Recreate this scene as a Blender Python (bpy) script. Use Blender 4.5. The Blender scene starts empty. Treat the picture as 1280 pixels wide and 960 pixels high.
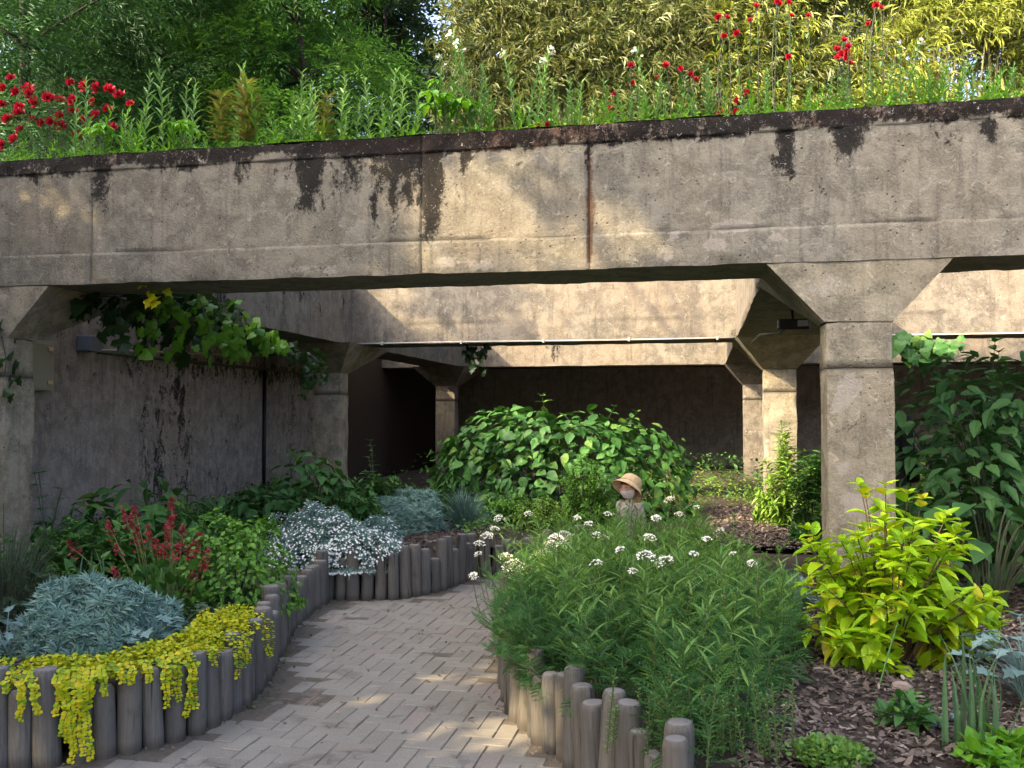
import bpy, math, random
import numpy as np
from mathutils import Vector, Matrix, Euler

rng = np.random.default_rng(11)
random.seed(11)
scn = bpy.context.scene
COL = scn.collection
R = math.radians

# ------------------------------------------------------------------ camera
CAM_H, F_PX, PITCH, YAW = 1.55, 1160.0, 0.0335, 0.2029      # F_PX for a 1280 px wide picture
cam_d = bpy.data.cameras.new("camera")
cam = bpy.data.objects.new("camera", cam_d)
COL.objects.link(cam)
cam_d.sensor_width = 36.0
cam_d.lens = 36.0 * F_PX / 1280.0
cam_d.clip_start, cam_d.clip_end = 0.05, 3000.0
cam.location = (0, 0, CAM_H)
cam.rotation_euler = (math.pi / 2 + PITCH, 0, YAW)
scn.camera = cam

# ------------------------------------------------------------------ light
SUN = np.array([1.0, 0.98, -0.95]); SUN /= np.linalg.norm(SUN)
sun_d = bpy.data.lights.new("sun", 'SUN')
sun_d.energy = 2.0
sun_d.angle = R(0.5)
sun_d.color = (1.0, 0.77, 0.47)
sun = bpy.data.objects.new("sun", sun_d)
sun.rotation_euler = Vector(SUN).to_track_quat('-Z', 'Y').to_euler()
COL.objects.link(sun)
world = bpy.data.worlds.new("World")
scn.world = world
world.use_nodes = True
wn = world.node_tree
wn.nodes.clear()
w_out = wn.nodes.new('ShaderNodeOutputWorld')
w_bg = wn.nodes.new('ShaderNodeBackground')
w_sky = wn.nodes.new('ShaderNodeTexSky')
w_sky.sky_type = 'NISHITA'
w_sky.sun_disc = False
w_sky.sun_elevation = math.asin(-SUN[2])
w_sky.sun_rotation = math.atan2(-SUN[0], -SUN[1])
w_sky.air_density, w_sky.dust_density, w_sky.ozone_density = 0.5, 6.0, 0.0
w_bg.inputs['Strength'].default_value = 0.15
wn.links.new(w_sky.outputs[0], w_bg.inputs[0])
wn.links.new(w_bg.outputs[0], w_out.inputs[0])
scn.view_settings.view_transform = 'Standard'
scn.view_settings.look = 'None'
scn.view_settings.exposure = 3.0
scn.view_settings.gamma = 1.0

# ------------------------------------------------------------------ picture <-> place
_fw = np.array([-math.sin(YAW) * math.cos(PITCH), math.cos(YAW) * math.cos(PITCH), math.sin(PITCH)])
_rt = np.array([math.cos(YAW), math.sin(YAW), 0.0])
_up = np.cross(_rt, _fw)
EYE = np.array([0, 0, CAM_H])

def ray(px, py):
    return _fw + _rt * (px - 640) / F_PX - _up * (py - 480) / F_PX

def P(px, py, depth):                 # the point seen there at that distance along the view
    return EYE + ray(px, py) * depth

def G(px, py, z=0.0):                 # the point seen there at height z
    d = ray(px, py)
    return EYE + d * (z - CAM_H) / d[2]

def FY(px, py, y):                    # the point seen there on the plane Y = y
    d = ray(px, py)
    return EYE + d * y / d[1]

def FX(px, py, x):
    d = ray(px, py)
    return EYE + d * x / d[0]

def at(px, depth, z):                 # stands at height z, seen in that column at that distance
    p = P(px, 480, depth)
    return np.array([p[0], p[1], z])

# ------------------------------------------------------------------ numbers
def _h(i, seed):
    n = (i[..., 0] * 127.1 + i[..., 1] * 311.7 + i[..., 2] * 74.7 + seed * 17.31)
    s = np.sin(n) * 43758.5453
    return s - np.floor(s)

def vnoise(p, seed=0):                # value noise, 0..1
    p = np.asarray(p, float)
    i = np.floor(p); f = p - i
    f = f * f * (3 - 2 * f)
    r = 0
    for a in (0, 1):
        for b in (0, 1):
            for c in (0, 1):
                w = (f[..., 0] if a else 1 - f[..., 0]) * (f[..., 1] if b else 1 - f[..., 1]) * (f[..., 2] if c else 1 - f[..., 2])
                r = r + w * _h(i + np.array([a, b, c]), seed)
    return r

def fbm(p, seed=0, oct=4):
    a, t, r = 0.5, 0, 0
    p = np.asarray(p, float)
    for k in range(oct):
        r = r + a * vnoise(p, seed + k); t += a
        p = p * 2.03 + 7.7; a *= 0.5
    return r / t

def sstep(a, b, x):
    t = np.clip((x - a) / (b - a), 0, 1)
    return t * t * (3 - 2 * t)

def nrm(v):
    v = np.asarray(v, float)
    return v / np.maximum(np.linalg.norm(v, axis=-1, keepdims=True), 1e-9)

# ------------------------------------------------------------------ meshes
class Geo:
    def __init__(self):
        self.v, self.q, self.t, self.mq, self.mt, self.n = [], [], [], [], [], 0
        self.attr = {}

    def add(self, V, Q=None, T=None, m=0):
        V = np.asarray(V, float).reshape(-1, 3)
        if Q is not None and len(Q):
            Q = np.asarray(Q, int).reshape(-1, 4); self.q.append(Q + self.n); self.mq.append(np.full(len(Q), m))
        if T is not None and len(T):
            T = np.asarray(T, int).reshape(-1, 3); self.t.append(T + self.n); self.mt.append(np.full(len(T), m))
        self.v.append(V); self.n += len(V)

    def mesh(self, name, mats, smooth=False):
        me = bpy.data.meshes.new(name)
        V = np.concatenate(self.v) if self.v else np.zeros((0, 3))
        Q = np.concatenate(self.q) if self.q else np.zeros((0, 4), int)
        T = np.concatenate(self.t) if self.t else np.zeros((0, 3), int)
        mi = np.concatenate(self.mq + self.mt) if (self.mq or self.mt) else np.zeros(0, int)
        me.vertices.add(len(V)); me.vertices.foreach_set('co', V.astype(np.float32).ravel())
        me.loops.add(Q.size + T.size)
        me.loops.foreach_set('vertex_index', np.concatenate([Q.ravel(), T.ravel()]).astype(np.int32))
        me.polygons.add(len(Q) + len(T))
        st = np.concatenate([np.arange(len(Q)) * 4, Q.size + np.arange(len(T)) * 3]).astype(np.int32)
        me.polygons.foreach_set('loop_start', st)
        me.polygons.foreach_set('material_index', mi.astype(np.int32))
        me.polygons.foreach_set('use_smooth', np.full(len(st), smooth))
        for m in (mats if isinstance(mats, (list, tuple)) else [mats]):
            me.materials.append(m)
        for k, a in self.attr.items():
            at_ = me.attributes.new(k, 'FLOAT', 'POINT')
            at_.data.foreach_set('value', np.concatenate(a).astype(np.float32))
        me.update(calc_edges=True); me.validate()
        return me

    def build(self, name, mats, parent=None, smooth=False, loc=None, kind=None, label=None):
        o = bpy.data.objects.new(name, self.mesh(name, mats, smooth))
        COL.objects.link(o)
        if parent is not None: o.parent = parent
        if loc is not None: o.location = loc
        if kind: o['kind'] = kind
        elif name in ('stems', 'stalks', 'flower_stalks', 'limbs', 'vine_stem', 'flower_spike'): o['kind'] = 'stuff'
        if label: o['label'] = label
        return o

def thing(name, label, cat, loc=(0, 0, 0), group=None, rz=0.0):
    o = bpy.data.objects.new(name, None)
    o.empty_display_size = 0.1
    o.location = [float(c) for c in loc]; o.rotation_euler = (0, 0, rz)
    COL.objects.link(o)
    return tag(o, label, cat, group)

def tag(o, label, cat, group=None):
    o['label'] = label; o['category'] = cat
    if group: o['group'] = group
    return o

def copy_tree(o, parent=None):
    c = o.copy(); COL.objects.link(c); c.parent = parent
    for ch in list(o.children): copy_tree(ch, c)
    return c

def box(g, x0, x1, y0, y1, z0, z1, m=0):
    V = [(x, y, z) for x in (x0, x1) for y in (y0, y1) for z in (z0, z1)]
    g.add(V, [(0, 1, 3, 2), (4, 6, 7, 5), (0, 4, 5, 1), (2, 3, 7, 6), (0, 2, 6, 4), (1, 5, 7, 3)], m=m)

def bbox(g, cx, cy, cz, sx, sy, sz, b=0.004, rz=0.0, m=0):      # box with bevelled upright and top edges
    hx, hy = sx / 2, sy / 2
    def ring(ix, iy, z):
        return [(-ix + b, -iy, z), (ix - b, -iy, z), (ix, -iy + b, z), (ix, iy - b, z), (ix - b, iy, z), (-ix + b, iy, z), (-ix, iy - b, z), (-ix, -iy + b, z)]
    V = ring(hx, hy, -sz / 2) + ring(hx, hy, sz / 2 - b) + ring(hx - b, hy - b, sz / 2)
    V = np.array(V); c, s = math.cos(rz), math.sin(rz)
    V = np.c_[V[:, 0] * c - V[:, 1] * s + cx, V[:, 0] * s + V[:, 1] * c + cy, V[:, 2] + cz]
    Q = [(r * 8 + i, r * 8 + (i + 1) % 8, (r + 1) * 8 + (i + 1) % 8, (r + 1) * 8 + i) for r in (0, 1) for i in range(8)]
    Q += [(16, 17, 18, 19), (16, 19, 20, 23), (20, 21, 22, 23)]
    g.add(V, Q, m=m)

def tube(g, pts, rad, sides=6, cap=True, m=0):
    pts = np.asarray(pts, float); n = len(pts)
    rad = np.broadcast_to(np.asarray(rad, float), (n,))
    tan = nrm(np.gradient(pts, axis=0))
    ref = np.array([0, 0, 1.0]) if abs(tan[:, 2]).mean() < 0.9 else np.array([1.0, 0, 0])
    u = nrm(np.cross(tan, ref)); w = np.cross(tan, u)
    a = np.arange(sides) * 2 * math.pi / sides
    V = pts[:, None] + rad[:, None, None] * (np.cos(a)[None, :, None] * u[:, None] + np.sin(a)[None, :, None] * w[:, None])
    Q = [(r * sides + i, r * sides + (i + 1) % sides, (r + 1) * sides + (i + 1) % sides, (r + 1) * sides + i) for r in range(n - 1) for i in range(sides)]
    V = V.reshape(-1, 3); T = []
    if cap:
        V = np.r_[V, pts[:1], pts[-1:]]
        for i in range(sides):
            T.append((n * sides, (i + 1) % sides, i)); T.append((n * sides + 1, (n - 1) * sides + i, (n - 1) * sides + (i + 1) % sides))
    g.add(V, Q, T, m=m)

def lathe(g, prof, seg=16, center=(0, 0, 0), m=0, close=True):
    a = np.arange(seg) * 2 * math.pi / seg
    V = np.array([(r * math.cos(t), r * math.sin(t), z) for r, z in prof for t in a]) + np.asarray(center)
    Q = [(k * seg + i, k * seg + (i + 1) % seg, (k + 1) * seg + (i + 1) % seg, (k + 1) * seg + i) for k in range(len(prof) - 1) for i in range(seg)]
    T = []
    if close:
        c = len(V); V = np.r_[V, [[center[0], center[1], center[2] + prof[-1][1]]]]
        T = [((len(prof) - 1) * seg + i, (len(prof) - 1) * seg + (i + 1) % seg, c) for i in range(seg)]
    g.add(V, Q, T, m=m)

# leaf templates: length 1 along +y, upper side +z
def t_ovate(w=0.55, fold=0.18, droop=0.22, wide=0.38):
    def zc(y): return -droop * y * y
    mid = [(0, 0, 0), (0, .33, zc(.33)), (0, .68, zc(.68)), (0, 1, zc(1))]
    sd = [(.26 * w, .08), (.5 * w, wide), (.31 * w, .74)]
    V = mid + [(x, y, zc(y) + fold * x * 2) for x, y in sd] + [(-x, y, zc(y) + fold * x * 2) for x, y in sd]
    return np.array(V), np.array([(0, 4, 5, 1), (1, 5, 6, 2), (0, 1, 8, 7), (1, 2, 9, 8)]), np.array([(2, 6, 3), (2, 3, 9)])

def t_diamond(w=0.3, fold=0.1, droop=0.1):
    V = [(0, 0, 0), (w / 2, .45, fold * w), (0, 1, -droop), (-w / 2, .45, fold * w)]
    return np.array(V), np.zeros((0, 4), int), np.array([(0, 1, 2), (0, 2, 3)])

def t_round(w=0.9, n=6):
    a = np.arange(n) * 2 * math.pi / n - math.pi / 2
    V = np.c_[np.cos(a) * w / 2, .5 + np.sin(a) * .5, .12 * np.abs(np.cos(a))]
    return V, np.array([(0, 1, 2, 3), (0, 3, 4, 5)]), np.zeros((0, 3), int)

def t_blade(w=0.06, droop=0.35, n=5):
    y = np.linspace(0, 1, n); ww = w / 2 * (1 - y ** 2.2) + 0.001
    yy = y * (1 - 0.25 * droop * y); z = -droop * y ** 2.4
    V = np.r_[np.c_[-ww, yy, z + ww * .5], np.c_[np.zeros(n), yy, z], np.c_[ww, yy, z + ww * .5]]
    Q = [(k, n + k, n + k + 1, k + 1) for k in range(n - 1)] + [(n + k, 2 * n + k, 2 * n + k + 1, n + k + 1) for k in range(n - 1)]
    return V, np.array(Q), np.zeros((0, 3), int)

def t_lobed(pts, droop=0.15, fold=.1):                    # fan round the point (0, .35): outline given for the right half
    half = [(x, y) for x, y in pts]
    out = [(0, 0.02)] + half + [(-x, y) for x, y in half[::-1] if x > 1e-6]
    V = [(0, .38, 0.03)] + [(x, y, -droop * y * y + fold * abs(x)) for x, y in out]
    n = len(out)
    return np.array(V), np.zeros((0, 4), int), np.array([(0, 1 + i, 1 + (i + 1) % n) for i in range(n)])

IVY = t_lobed([(.30, -.08), (.52, .18), (.30, .40), (.40, .66), (.16, .70), (0, 1.0)], .28, .0)
MILLER = t_lobed([(.10, .12), (.30, .20), (.12, .34), (.40, .48), (.14, .56), (.34, .74), (.12, .78), (0, 1.0)], .3, .25)
OVATE, OVATE_W, OVATE_N = t_ovate(), t_ovate(.75, .16, .28, .4), t_ovate(.36, .2, .3, .4)
OVATE_S = (np.array([(0, 0, 0), (.27, .4, .05), (0, .5, -.05), (-.27, .4, .05), (0, 1, -.2)]), np.zeros((0, 4), int), np.array([(0, 1, 2), (0, 2, 3), (2, 1, 4), (3, 2, 4)]))
DIAMOND, NARROW, ROUND = t_diamond(.45), t_diamond(.16, .2, .2), t_round()

def combine(parts):                   # several posed templates -> one template
    V, Q, T, n = [], [], [], 0
    for (tv, tq, tt), M, s, o in parts:
        V.append((tv * s) @ np.asarray(M) + o); Q.append(np.asarray(tq).reshape(-1, 4) + n); T.append(np.asarray(tt).reshape(-1, 3) + n); n += len(tv)
    return np.concatenate(V), np.concatenate(Q).astype(int), np.concatenate(T).astype(int)

def frames(d, up=(0, 0, 1), jit=0.0, n=None):
    d = nrm(d)
    up = np.broadcast_to(np.asarray(up, float), d.shape)
    if jit: up = up + rng.normal(0, jit, d.shape)
    x = nrm(np.cross(d, up) + 1e-6); z = np.cross(x, d)
    return np.stack([x, d, z], axis=1)          # rows: images of x, y, z

def scatter(g, tm, pos, M, s, m=0):
    tv, tq, tt = tm
    pos = np.asarray(pos, float); N = len(pos); k = len(tv)
    if N == 0: return
    s = np.broadcast_to(np.asarray(s, float), (N,))
    V = pos[:, None] + np.einsum('kj,njl->nkl', tv, M) * s[:, None, None]
    off = (np.arange(N) * k)[:, None, None]
    g.add(V.reshape(-1, 3), (tq[None] + off).reshape(-1, 4) if len(tq) else None, (tt[None] + off).reshape(-1, 3) if len(tt) else None, m)

def one_frame(d, up=(0, 0, 1)):
    return frames(np.array([d], float), up)[0]

def rosette(tm, n, tilt=(0.2, 1.0), sc=(0.7, 1.0)):
    parts = []
    for i in range(n):
        a = i * 2.399 + random.uniform(-.2, .2); e = random.uniform(*tilt)
        parts.append((tm, one_frame((math.cos(a) * math.cos(e), math.sin(a) * math.cos(e), math.sin(e))), random.uniform(*sc), np.zeros(3)))
    return combine(parts)

def spray(tm, n=9, l=1.0, s=0.3, spread=0.9, droop=.2):       # leaves either side of a twig along +y
    parts = []
    for i in range(n):
        t = (i + .5) / n; sd = 1 if i % 2 else -1
        parts.append((tm, one_frame((sd * spread, 1, random.uniform(-.25, .2))), s * random.uniform(.75, 1.1) * (1 - .35 * t), np.array([0, t * l, -droop * t * t * l])))
    parts.append((tm, one_frame((0, 1, -.3)), s * .7, np.array([0, l, -droop * l])))
    return combine(parts)

# ------------------------------------------------------------------ materials
class N:
    def __init__(self, name):
        self.m = bpy.data.materials.new(name); self.m.use_nodes = True
        self.nt = self.m.node_tree; self.nt.nodes.clear()
        self.out = self.nt.nodes.new('ShaderNodeOutputMaterial')

    def n(self, t, ins=None, **kw):
        nd = self.nt.nodes.new(t)
        for k, v in kw.items(): setattr(nd, k, v)
        for k, v in (ins or {}).items():
            if isinstance(v, bpy.types.NodeSocket): self.nt.links.new(v, nd.inputs[k])
            else: nd.inputs[k].default_value = v
        return nd

    def math(self, op, a, b=0.0, clamp=False):
        return self.n('ShaderNodeMath', {0: a, 1: b}, operation=op, use_clamp=clamp).outputs[0]

    def mix(self, f, a, b, mode='MIX'):
        nd = self.n('ShaderNodeMix', data_type='RGBA', blend_type=mode)
        for i, v in ((0, f), (6, a), (7, b)):
            if isinstance(v, bpy.types.NodeSocket): self.nt.links.new(v, nd.inputs[i])
            else: nd.inputs[i].default_value = v if i == 0 else (*v, 1) if len(v) == 3 else v
        return nd.outputs[2]

    def ramp(self, f, a, b):
        return self.n('ShaderNodeMapRange', {0: f, 1: a, 2: b}, interpolation_type='SMOOTHSTEP').outputs[0]

    def noise(self, vec, scale, detail=4, rough=.6, dist=0.0):
        return self.n('ShaderNodeTexNoise', {'Vector': vec, 'Scale': scale, 'Detail': detail, 'Roughness': rough, 'Distortion': dist}).outputs[0]

    def scaled(self, vec, s):
        return self.n('ShaderNodeMapping', {'Vector': vec, 'Scale': s}).outputs[0]

    def attr(self, name):
        return self.n('ShaderNodeAttribute', attribute_name=name).outputs['Fac']

    def bsdf(self, col, rough=.8, bump=None, bstr=.3, bdist=.02, spec=.3, **kw):
        ins = {'Base Color': col if isinstance(col, bpy.types.NodeSocket) else (*col, 1), 'Roughness': rough, 'Specular IOR Level': spec}
        if bump is not None:
            ins['Normal'] = self.n('ShaderNodeBump', {'Height': bump, 'Strength': bstr, 'Distance': bdist}).outputs[0]
        ins.update(kw)
        return self.n('ShaderNodeBsdfPrincipled', ins)

    def done(self, sh):
        self.nt.links.new(sh.outputs[0], self.out.inputs[0]); return self.m

def leaf_mat(name, c1, c2, trans=.28, rough=.5, tint=None, spec=.35):
    a = N(name)
    isl = a.n('ShaderNodeNewGeometry').outputs['Random Per Island']
    ob = a.n('ShaderNodeObjectInfo').outputs['Random']
    r = a.math('FRACT', a.math('ADD', isl, ob))
    c = a.mix(r, c1, c2)
    if tint is not None:
        r2 = a.math('FRACT', a.math('MULTIPLY', r, 7.31))
        c = a.mix(a.ramp(r2, .86, .92), c, tint)
    nz = a.noise(a.n('ShaderNodeTexCoord').outputs['Object'], 40, 2)
    c = a.mix(a.math('MULTIPLY', nz, .3), c, tuple(x * .6 for x in c1))
    b = a.bsdf(c, rough, spec=spec)
    if trans <= 0: return a.done(b)
    tr = a.n('ShaderNodeBsdfTranslucent', {'Color': a.mix(.5, c, (1, .95, .2), 'MULTIPLY')})
    mx = a.n('ShaderNodeMixShader', {0: trans, 1: b.outputs[0], 2: tr.outputs[0]})
    return a.done(mx)

def plain(name, c, rough=.6, metal=0.0, var=.25, scale=14, spec=.3, bump=.15):
    a = N(name)
    co = a.n('ShaderNodeTexCoord').outputs['Object']
    nz = a.noise(co, scale, 5)
    col = a.mix(nz, tuple(x * (1 - var) for x in c), tuple(min(1, x * (1 + var)) for x in c))
    return a.done(a.bsdf(col, rough, a.noise(co, scale * 4, 3), bump, .004, spec, Metallic=metal))

def concrete(name, dark, light, warm=(.30, .22, .14), streak=.5):
    a = N(name)
    co = a.n('ShaderNodeTexCoord').outputs['Object']
    big = a.noise(co, 1.1, 5, .6)
    mid = a.noise(co, 6, 6, .65, .4)
    fine = a.noise(co, 55, 4, .7)
    st = a.noise(a.scaled(co, (9, 9, .7)), 1.6, 5, .6)
    c = a.mix(a.ramp(mid, .37, .63), dark, light)
    c = a.mix(a.math('MULTIPLY', a.ramp(big, .42, .68), .55), c, warm)
    c = a.mix(a.math('MULTIPLY', a.ramp(st, .5, .72), streak), c, tuple(x * .42 for x in dark))
    lich = a.noise(co, 13, 6, .75, 1.2)
    c = a.mix(a.math('MULTIPLY', a.ramp(lich, .57, .66), .55), c, tuple(min(1, x * 1.5 + .05) for x in light))
    c = a.mix(a.math('MULTIPLY', a.ramp(lich, .43, .33), .42), c, tuple(x * .5 for x in dark))
    spk = a.n('ShaderNodeTexVoronoi', {'Vector': co, 'Scale': 70.0}).outputs['Distance']
    pit = a.n('ShaderNodeTexVoronoi', {'Vector': co, 'Scale': 21.0, 'Randomness': 1.0}).outputs['Distance']
    pits = a.ramp(pit, .20, .06)
    pits = a.math('MULTIPLY', pits, a.ramp(a.noise(co, 2.3, 2), .45, .65))
    c = a.mix(a.math('MULTIPLY', a.ramp(spk, .25, .1), .35), c, tuple(x * .6 for x in dark))
    c = a.mix(a.math('MULTIPLY', a.ramp(fine, .35, .75), .35), c, tuple(min(1, x * 1.45) for x in light))
    c = a.mix(pits, c, tuple(x * .35 for x in dark))
    brk = a.noise(co, 24, 6, .8, .6)
    brk2 = a.noise(a.scaled(co, (1, 1, .6)), 9, 6, .75, .8)
    rust = a.ramp(a.math('ADD', a.attr('rust'), a.math('MULTIPLY', a.math('SUBTRACT', brk, .5), 1.3)), .30, .62)
    c = a.mix(a.math('MULTIPLY', rust, .85), c, (.060, .026, .014))
    pale = a.ramp(a.math('ADD', a.attr('pale'), a.math('MULTIPLY', a.math('SUBTRACT', brk, .5), 2.2)), .45, .7)
    c = a.mix(a.math('MULTIPLY', pale, .55), c, (.33, .305, .26))
    bs = a.math('ADD', a.attr('black'), a.math('MULTIPLY', a.math('SUBTRACT', brk2, .5), 2.3))
    bs = a.math('ADD', bs, a.math('MULTIPLY', a.math('SUBTRACT', brk, .5), 1.5))
    blk = a.ramp(bs, .34, .72)
    c = a.mix(a.math('MULTIPLY', blk, .93), c, (.0045, .004, .004))
    white = a.math('MULTIPLY', a.ramp(a.attr('black'), .3, .6), a.ramp(a.noise(co, 30, 5, .7, 1.5), .62, .67))
    c = a.mix(a.math('MULTIPLY', white, .7), c, (.42, .40, .36))
    crk = a.attr('crack')
    c = a.mix(a.math('MULTIPLY', crk, .8), c, tuple(x * .25 for x in dark))
    h = a.math('ADD', a.math('MULTIPLY', mid, .8), a.math('MULTIPLY', fine, .55))
    h = a.math('ADD', h, a.math('MULTIPLY', lich, .5))
    h = a.math('SUBTRACT', h, a.math('MULTIPLY', pits, .8))
    h = a.math('SUBTRACT', h, a.math('MULTIPLY', a.ramp(spk, .3, .0), .2))
    h = a.math('SUBTRACT', h, a.math('MULTIPLY', crk, .5))
    return a.done(a.bsdf(c, .92, h, .6, .03, .2))

M = {}
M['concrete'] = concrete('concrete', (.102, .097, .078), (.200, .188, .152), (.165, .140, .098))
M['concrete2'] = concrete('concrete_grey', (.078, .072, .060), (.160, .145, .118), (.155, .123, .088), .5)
M['pillar'] = concrete('concrete_pillar', (.13, .118, .086), (.25, .228, .168), (.19, .155, .10), .3)
M['wall'] = concrete('concrete_wall', (.145, .136, .126), (.25, .236, .218), (.20, .165, .13), .6)
M['soil'] = plain('soil', (.035, .026, .02), .95, var=.5, scale=22, bump=.6)
M['bark'] = leaf_mat('bark_chip', (.055, .040, .030), (.165, .130, .102), 0, .85, (.29, .24, .195))
M['trunk'] = plain('trunk_bark', (.038, .029, .022), .9, var=.45, scale=9, bump=.7)
M['stem'] = plain('green_stem', (.07, .10, .03), .6, var=.2)
M['stem_brown'] = plain('brown_stem', (.09, .06, .035), .8, var=.3)
M['stem_dark'] = plain('dark_stem', (.04, .05, .025), .7, var=.3)
M['rock'] = plain('rock', (.24, .19, .15), .9, var=.35, scale=8, bump=.6)
M['steel'] = plain('galvanised_pipe', (.27, .265, .25), .5, .0, .1, 20)
M['black_plastic'] = plain('black_plastic', (.012, .012, .013), .5, var=.2)
M['box_blue'] = plain('grey_blue_metal', (.10, .125, .16), .5, .0, .15, 8)
M['box_beige'] = plain('grey_green_paint', (.22, .235, .19), .5, .0, .1, 8)
M['brass'] = plain('brass_latch', (.45, .38, .24), .4, .6, .1)

# ------------------------------------------------------------------ concrete geometry
def lin(a, b, step, extra=()):
    n = max(2, int(round((b - a) / step)) + 1)
    v = list(np.linspace(a, b, n))
    for e in extra:
        if a < e < b:
            v = [q for q in v if abs(q - e) > step * .35 or q in (a, b)] + [e - .005, e, e + .005]
    return np.array(sorted(v))

def gridbox(g, xs, ys, zs, disp, marks=None, skip=()):
    faces = [('y0', 0), ('y1', 0), ('x0', 1), ('x1', 1), ('z0', 2), ('z1', 2)]
    for f, ax in faces:
        if f in skip: continue
        if ax == 0:
            A, B = np.meshgrid(xs, zs, indexing='ij'); V = np.stack([A, np.full_like(A, ys[0] if f == 'y0' else ys[-1]), B], -1)
        elif ax == 1:
            A, B = np.meshgrid(ys, zs, indexing='ij'); V = np.stack([np.full_like(A, xs[0] if f == 'x0' else xs[-1]), A, B], -1)
        else:
            A, B = np.meshgrid(xs, ys, indexing='ij'); V = np.stack([A, B, np.full_like(A, zs[0] if f == 'z0' else zs[-1])], -1)
        a, b = A.shape
        idx = np.arange(a * b).reshape(a, b)
        Q = np.stack([idx[:-1, :-1], idx[1:, :-1], idx[1:, 1:], idx[:-1, 1:]], -1).reshape(-1, 4)
        if f in ('y1', 'x0', 'z0'): Q = Q[:, ::-1]
        V = V.reshape(-1, 3)
        mk = marks(V, f) if marks else {}
        for k in ('black', 'rust', 'pale', 'crack'):
            g.attr.setdefault(k, []).append(np.broadcast_to(np.asarray(mk.get(k, 0.0), float), (len(V),)).copy())
        g.add(disp(V, (xs[0], xs[-1], ys[0], ys[-1], zs[0], zs[-1])), Q)

def rough(amp=.006, chip=.02, seed=0, sag=None):
    def f(V, b):
        x0, x1, y0, y1, z0, z1 = b
        W = V.copy()
        n = np.stack([fbm(V * 5 + 13 * k, seed + k, 3) - .5 for k in range(3)], -1)
        W += n * amp * 2
        c = np.clip(fbm(V * 4.0, seed + 9, 3) - .42, 0, 1) * 3.2 + np.clip(fbm(V * 14.0, seed + 5, 2) - .5, 0, 1) * 1.3
        dx = np.minimum(V[:, 0] - x0, x1 - V[:, 0]); dy = np.minimum(V[:, 1] - y0, y1 - V[:, 1]); dz = np.minimum(V[:, 2] - z0, z1 - V[:, 2])
        near = lambda d: 1 - sstep(0, .05, d)
        mid = np.array([(x0 + x1) / 2, (y0 + y1) / 2, (z0 + z1) / 2])
        sg = np.sign(mid - V)
        eyz, exz, exy = near(dy) * near(dz), near(dx) * near(dz), near(dx) * near(dy)
        W[:, 0] += sg[:, 0] * chip * c * np.maximum(exz, exy)
        W[:, 1] += sg[:, 1] * chip * c * np.maximum(eyz, exy)
        W[:, 2] += sg[:, 2] * chip * c * np.maximum(eyz, exz)
        if sag is not None: W[:, 2] += sag(V)
        return W
    return f

Y1, ZT, ZB, BD, XL, XR, CW, ZC, HC, DY = 6.4724, 3.6143, 2.5863, .6932, -5.4727, 1.0176, .4277, 2.1728, .5877, 6.4652
CD = .33
Y2, Y3 = Y1 + DY, Y1 + 2 * DY
XCL, XCR = (XL - .40, XL + .40), (XR - .5727, XR + .5727)        # sides of the two beams running away
XW = -6.6                                                         # left wall
YB = Y3 + 4.2                                                     # back wall
ZJ = 2.83                                                         # pour line of the front beam

# marks on the front beam, read off its face
def facepts(lst):
    out = []
    for cx, yt, yb, hw, s in lst:
        a, b = FY(cx, yt, Y1), FY(cx, yb, Y1)
        e = FY(cx + hw, yt, Y1)
        out.append((a[0], a[2], b[2], e[0] - a[0], s))
    return out
DRIP = facepts([(40, 200, 235, 22, .9), (75, 205, 228, 30, .8), (128, 208, 268, 13, .85), (215, 205, 222, 30, .6), (303, 195, 236, 14, .8),
                (386, 185, 268, 20, 1.15), (436, 190, 250, 28, .75), (505, 180, 262, 48, .95), (540, 190, 300, 15, 1.2), (492, 230, 312, 6, .9), (466, 250, 296, 7, .8),
                (581, 195, 222, 8, .8), (735, 180, 215, 5, .8), (985, 165, 225, 14, 1.05), (978, 200, 228, 16, .8), (1055, 150, 196, 24, 1.15), (1050, 190, 226, 18, .5), (1238, 158, 196, 11, .9),
                (1180, 170, 200, 26, .5), (1150, 175, 200, 14, .42), (900, 165, 180, 20, .5), (640, 170, 188, 30, .5)])
RUSTS = facepts([(737, 190, 330, 6, .62), (736, 240, 322, 4, .8), (870, 176, 200, 4, .45), (1100, 165, 180, 8, .4), (935, 320, 332, 3, .5), (1187, 300, 309, 3.5, .6)])
PALES = facepts([(915, 272, 288, 32, 1.0), (893, 296, 310, 15, .9), (970, 290, 300, 14, .7), (842, 285, 300, 8, .8), (833, 300, 330, 9, .7), (600, 322, 338, 22, .7), (560, 318, 334, 16, .7),
                 (1070, 320, 332, 40, .5), (380, 330, 342, 26, .6), (415, 328, 345, 14, .6), (960, 300, 318, 22, .5)])
VJ = [FY(115, 300, Y1)[0], FY(527, 300, Y1)[0], FY(737, 260, Y1)[0]]

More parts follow.
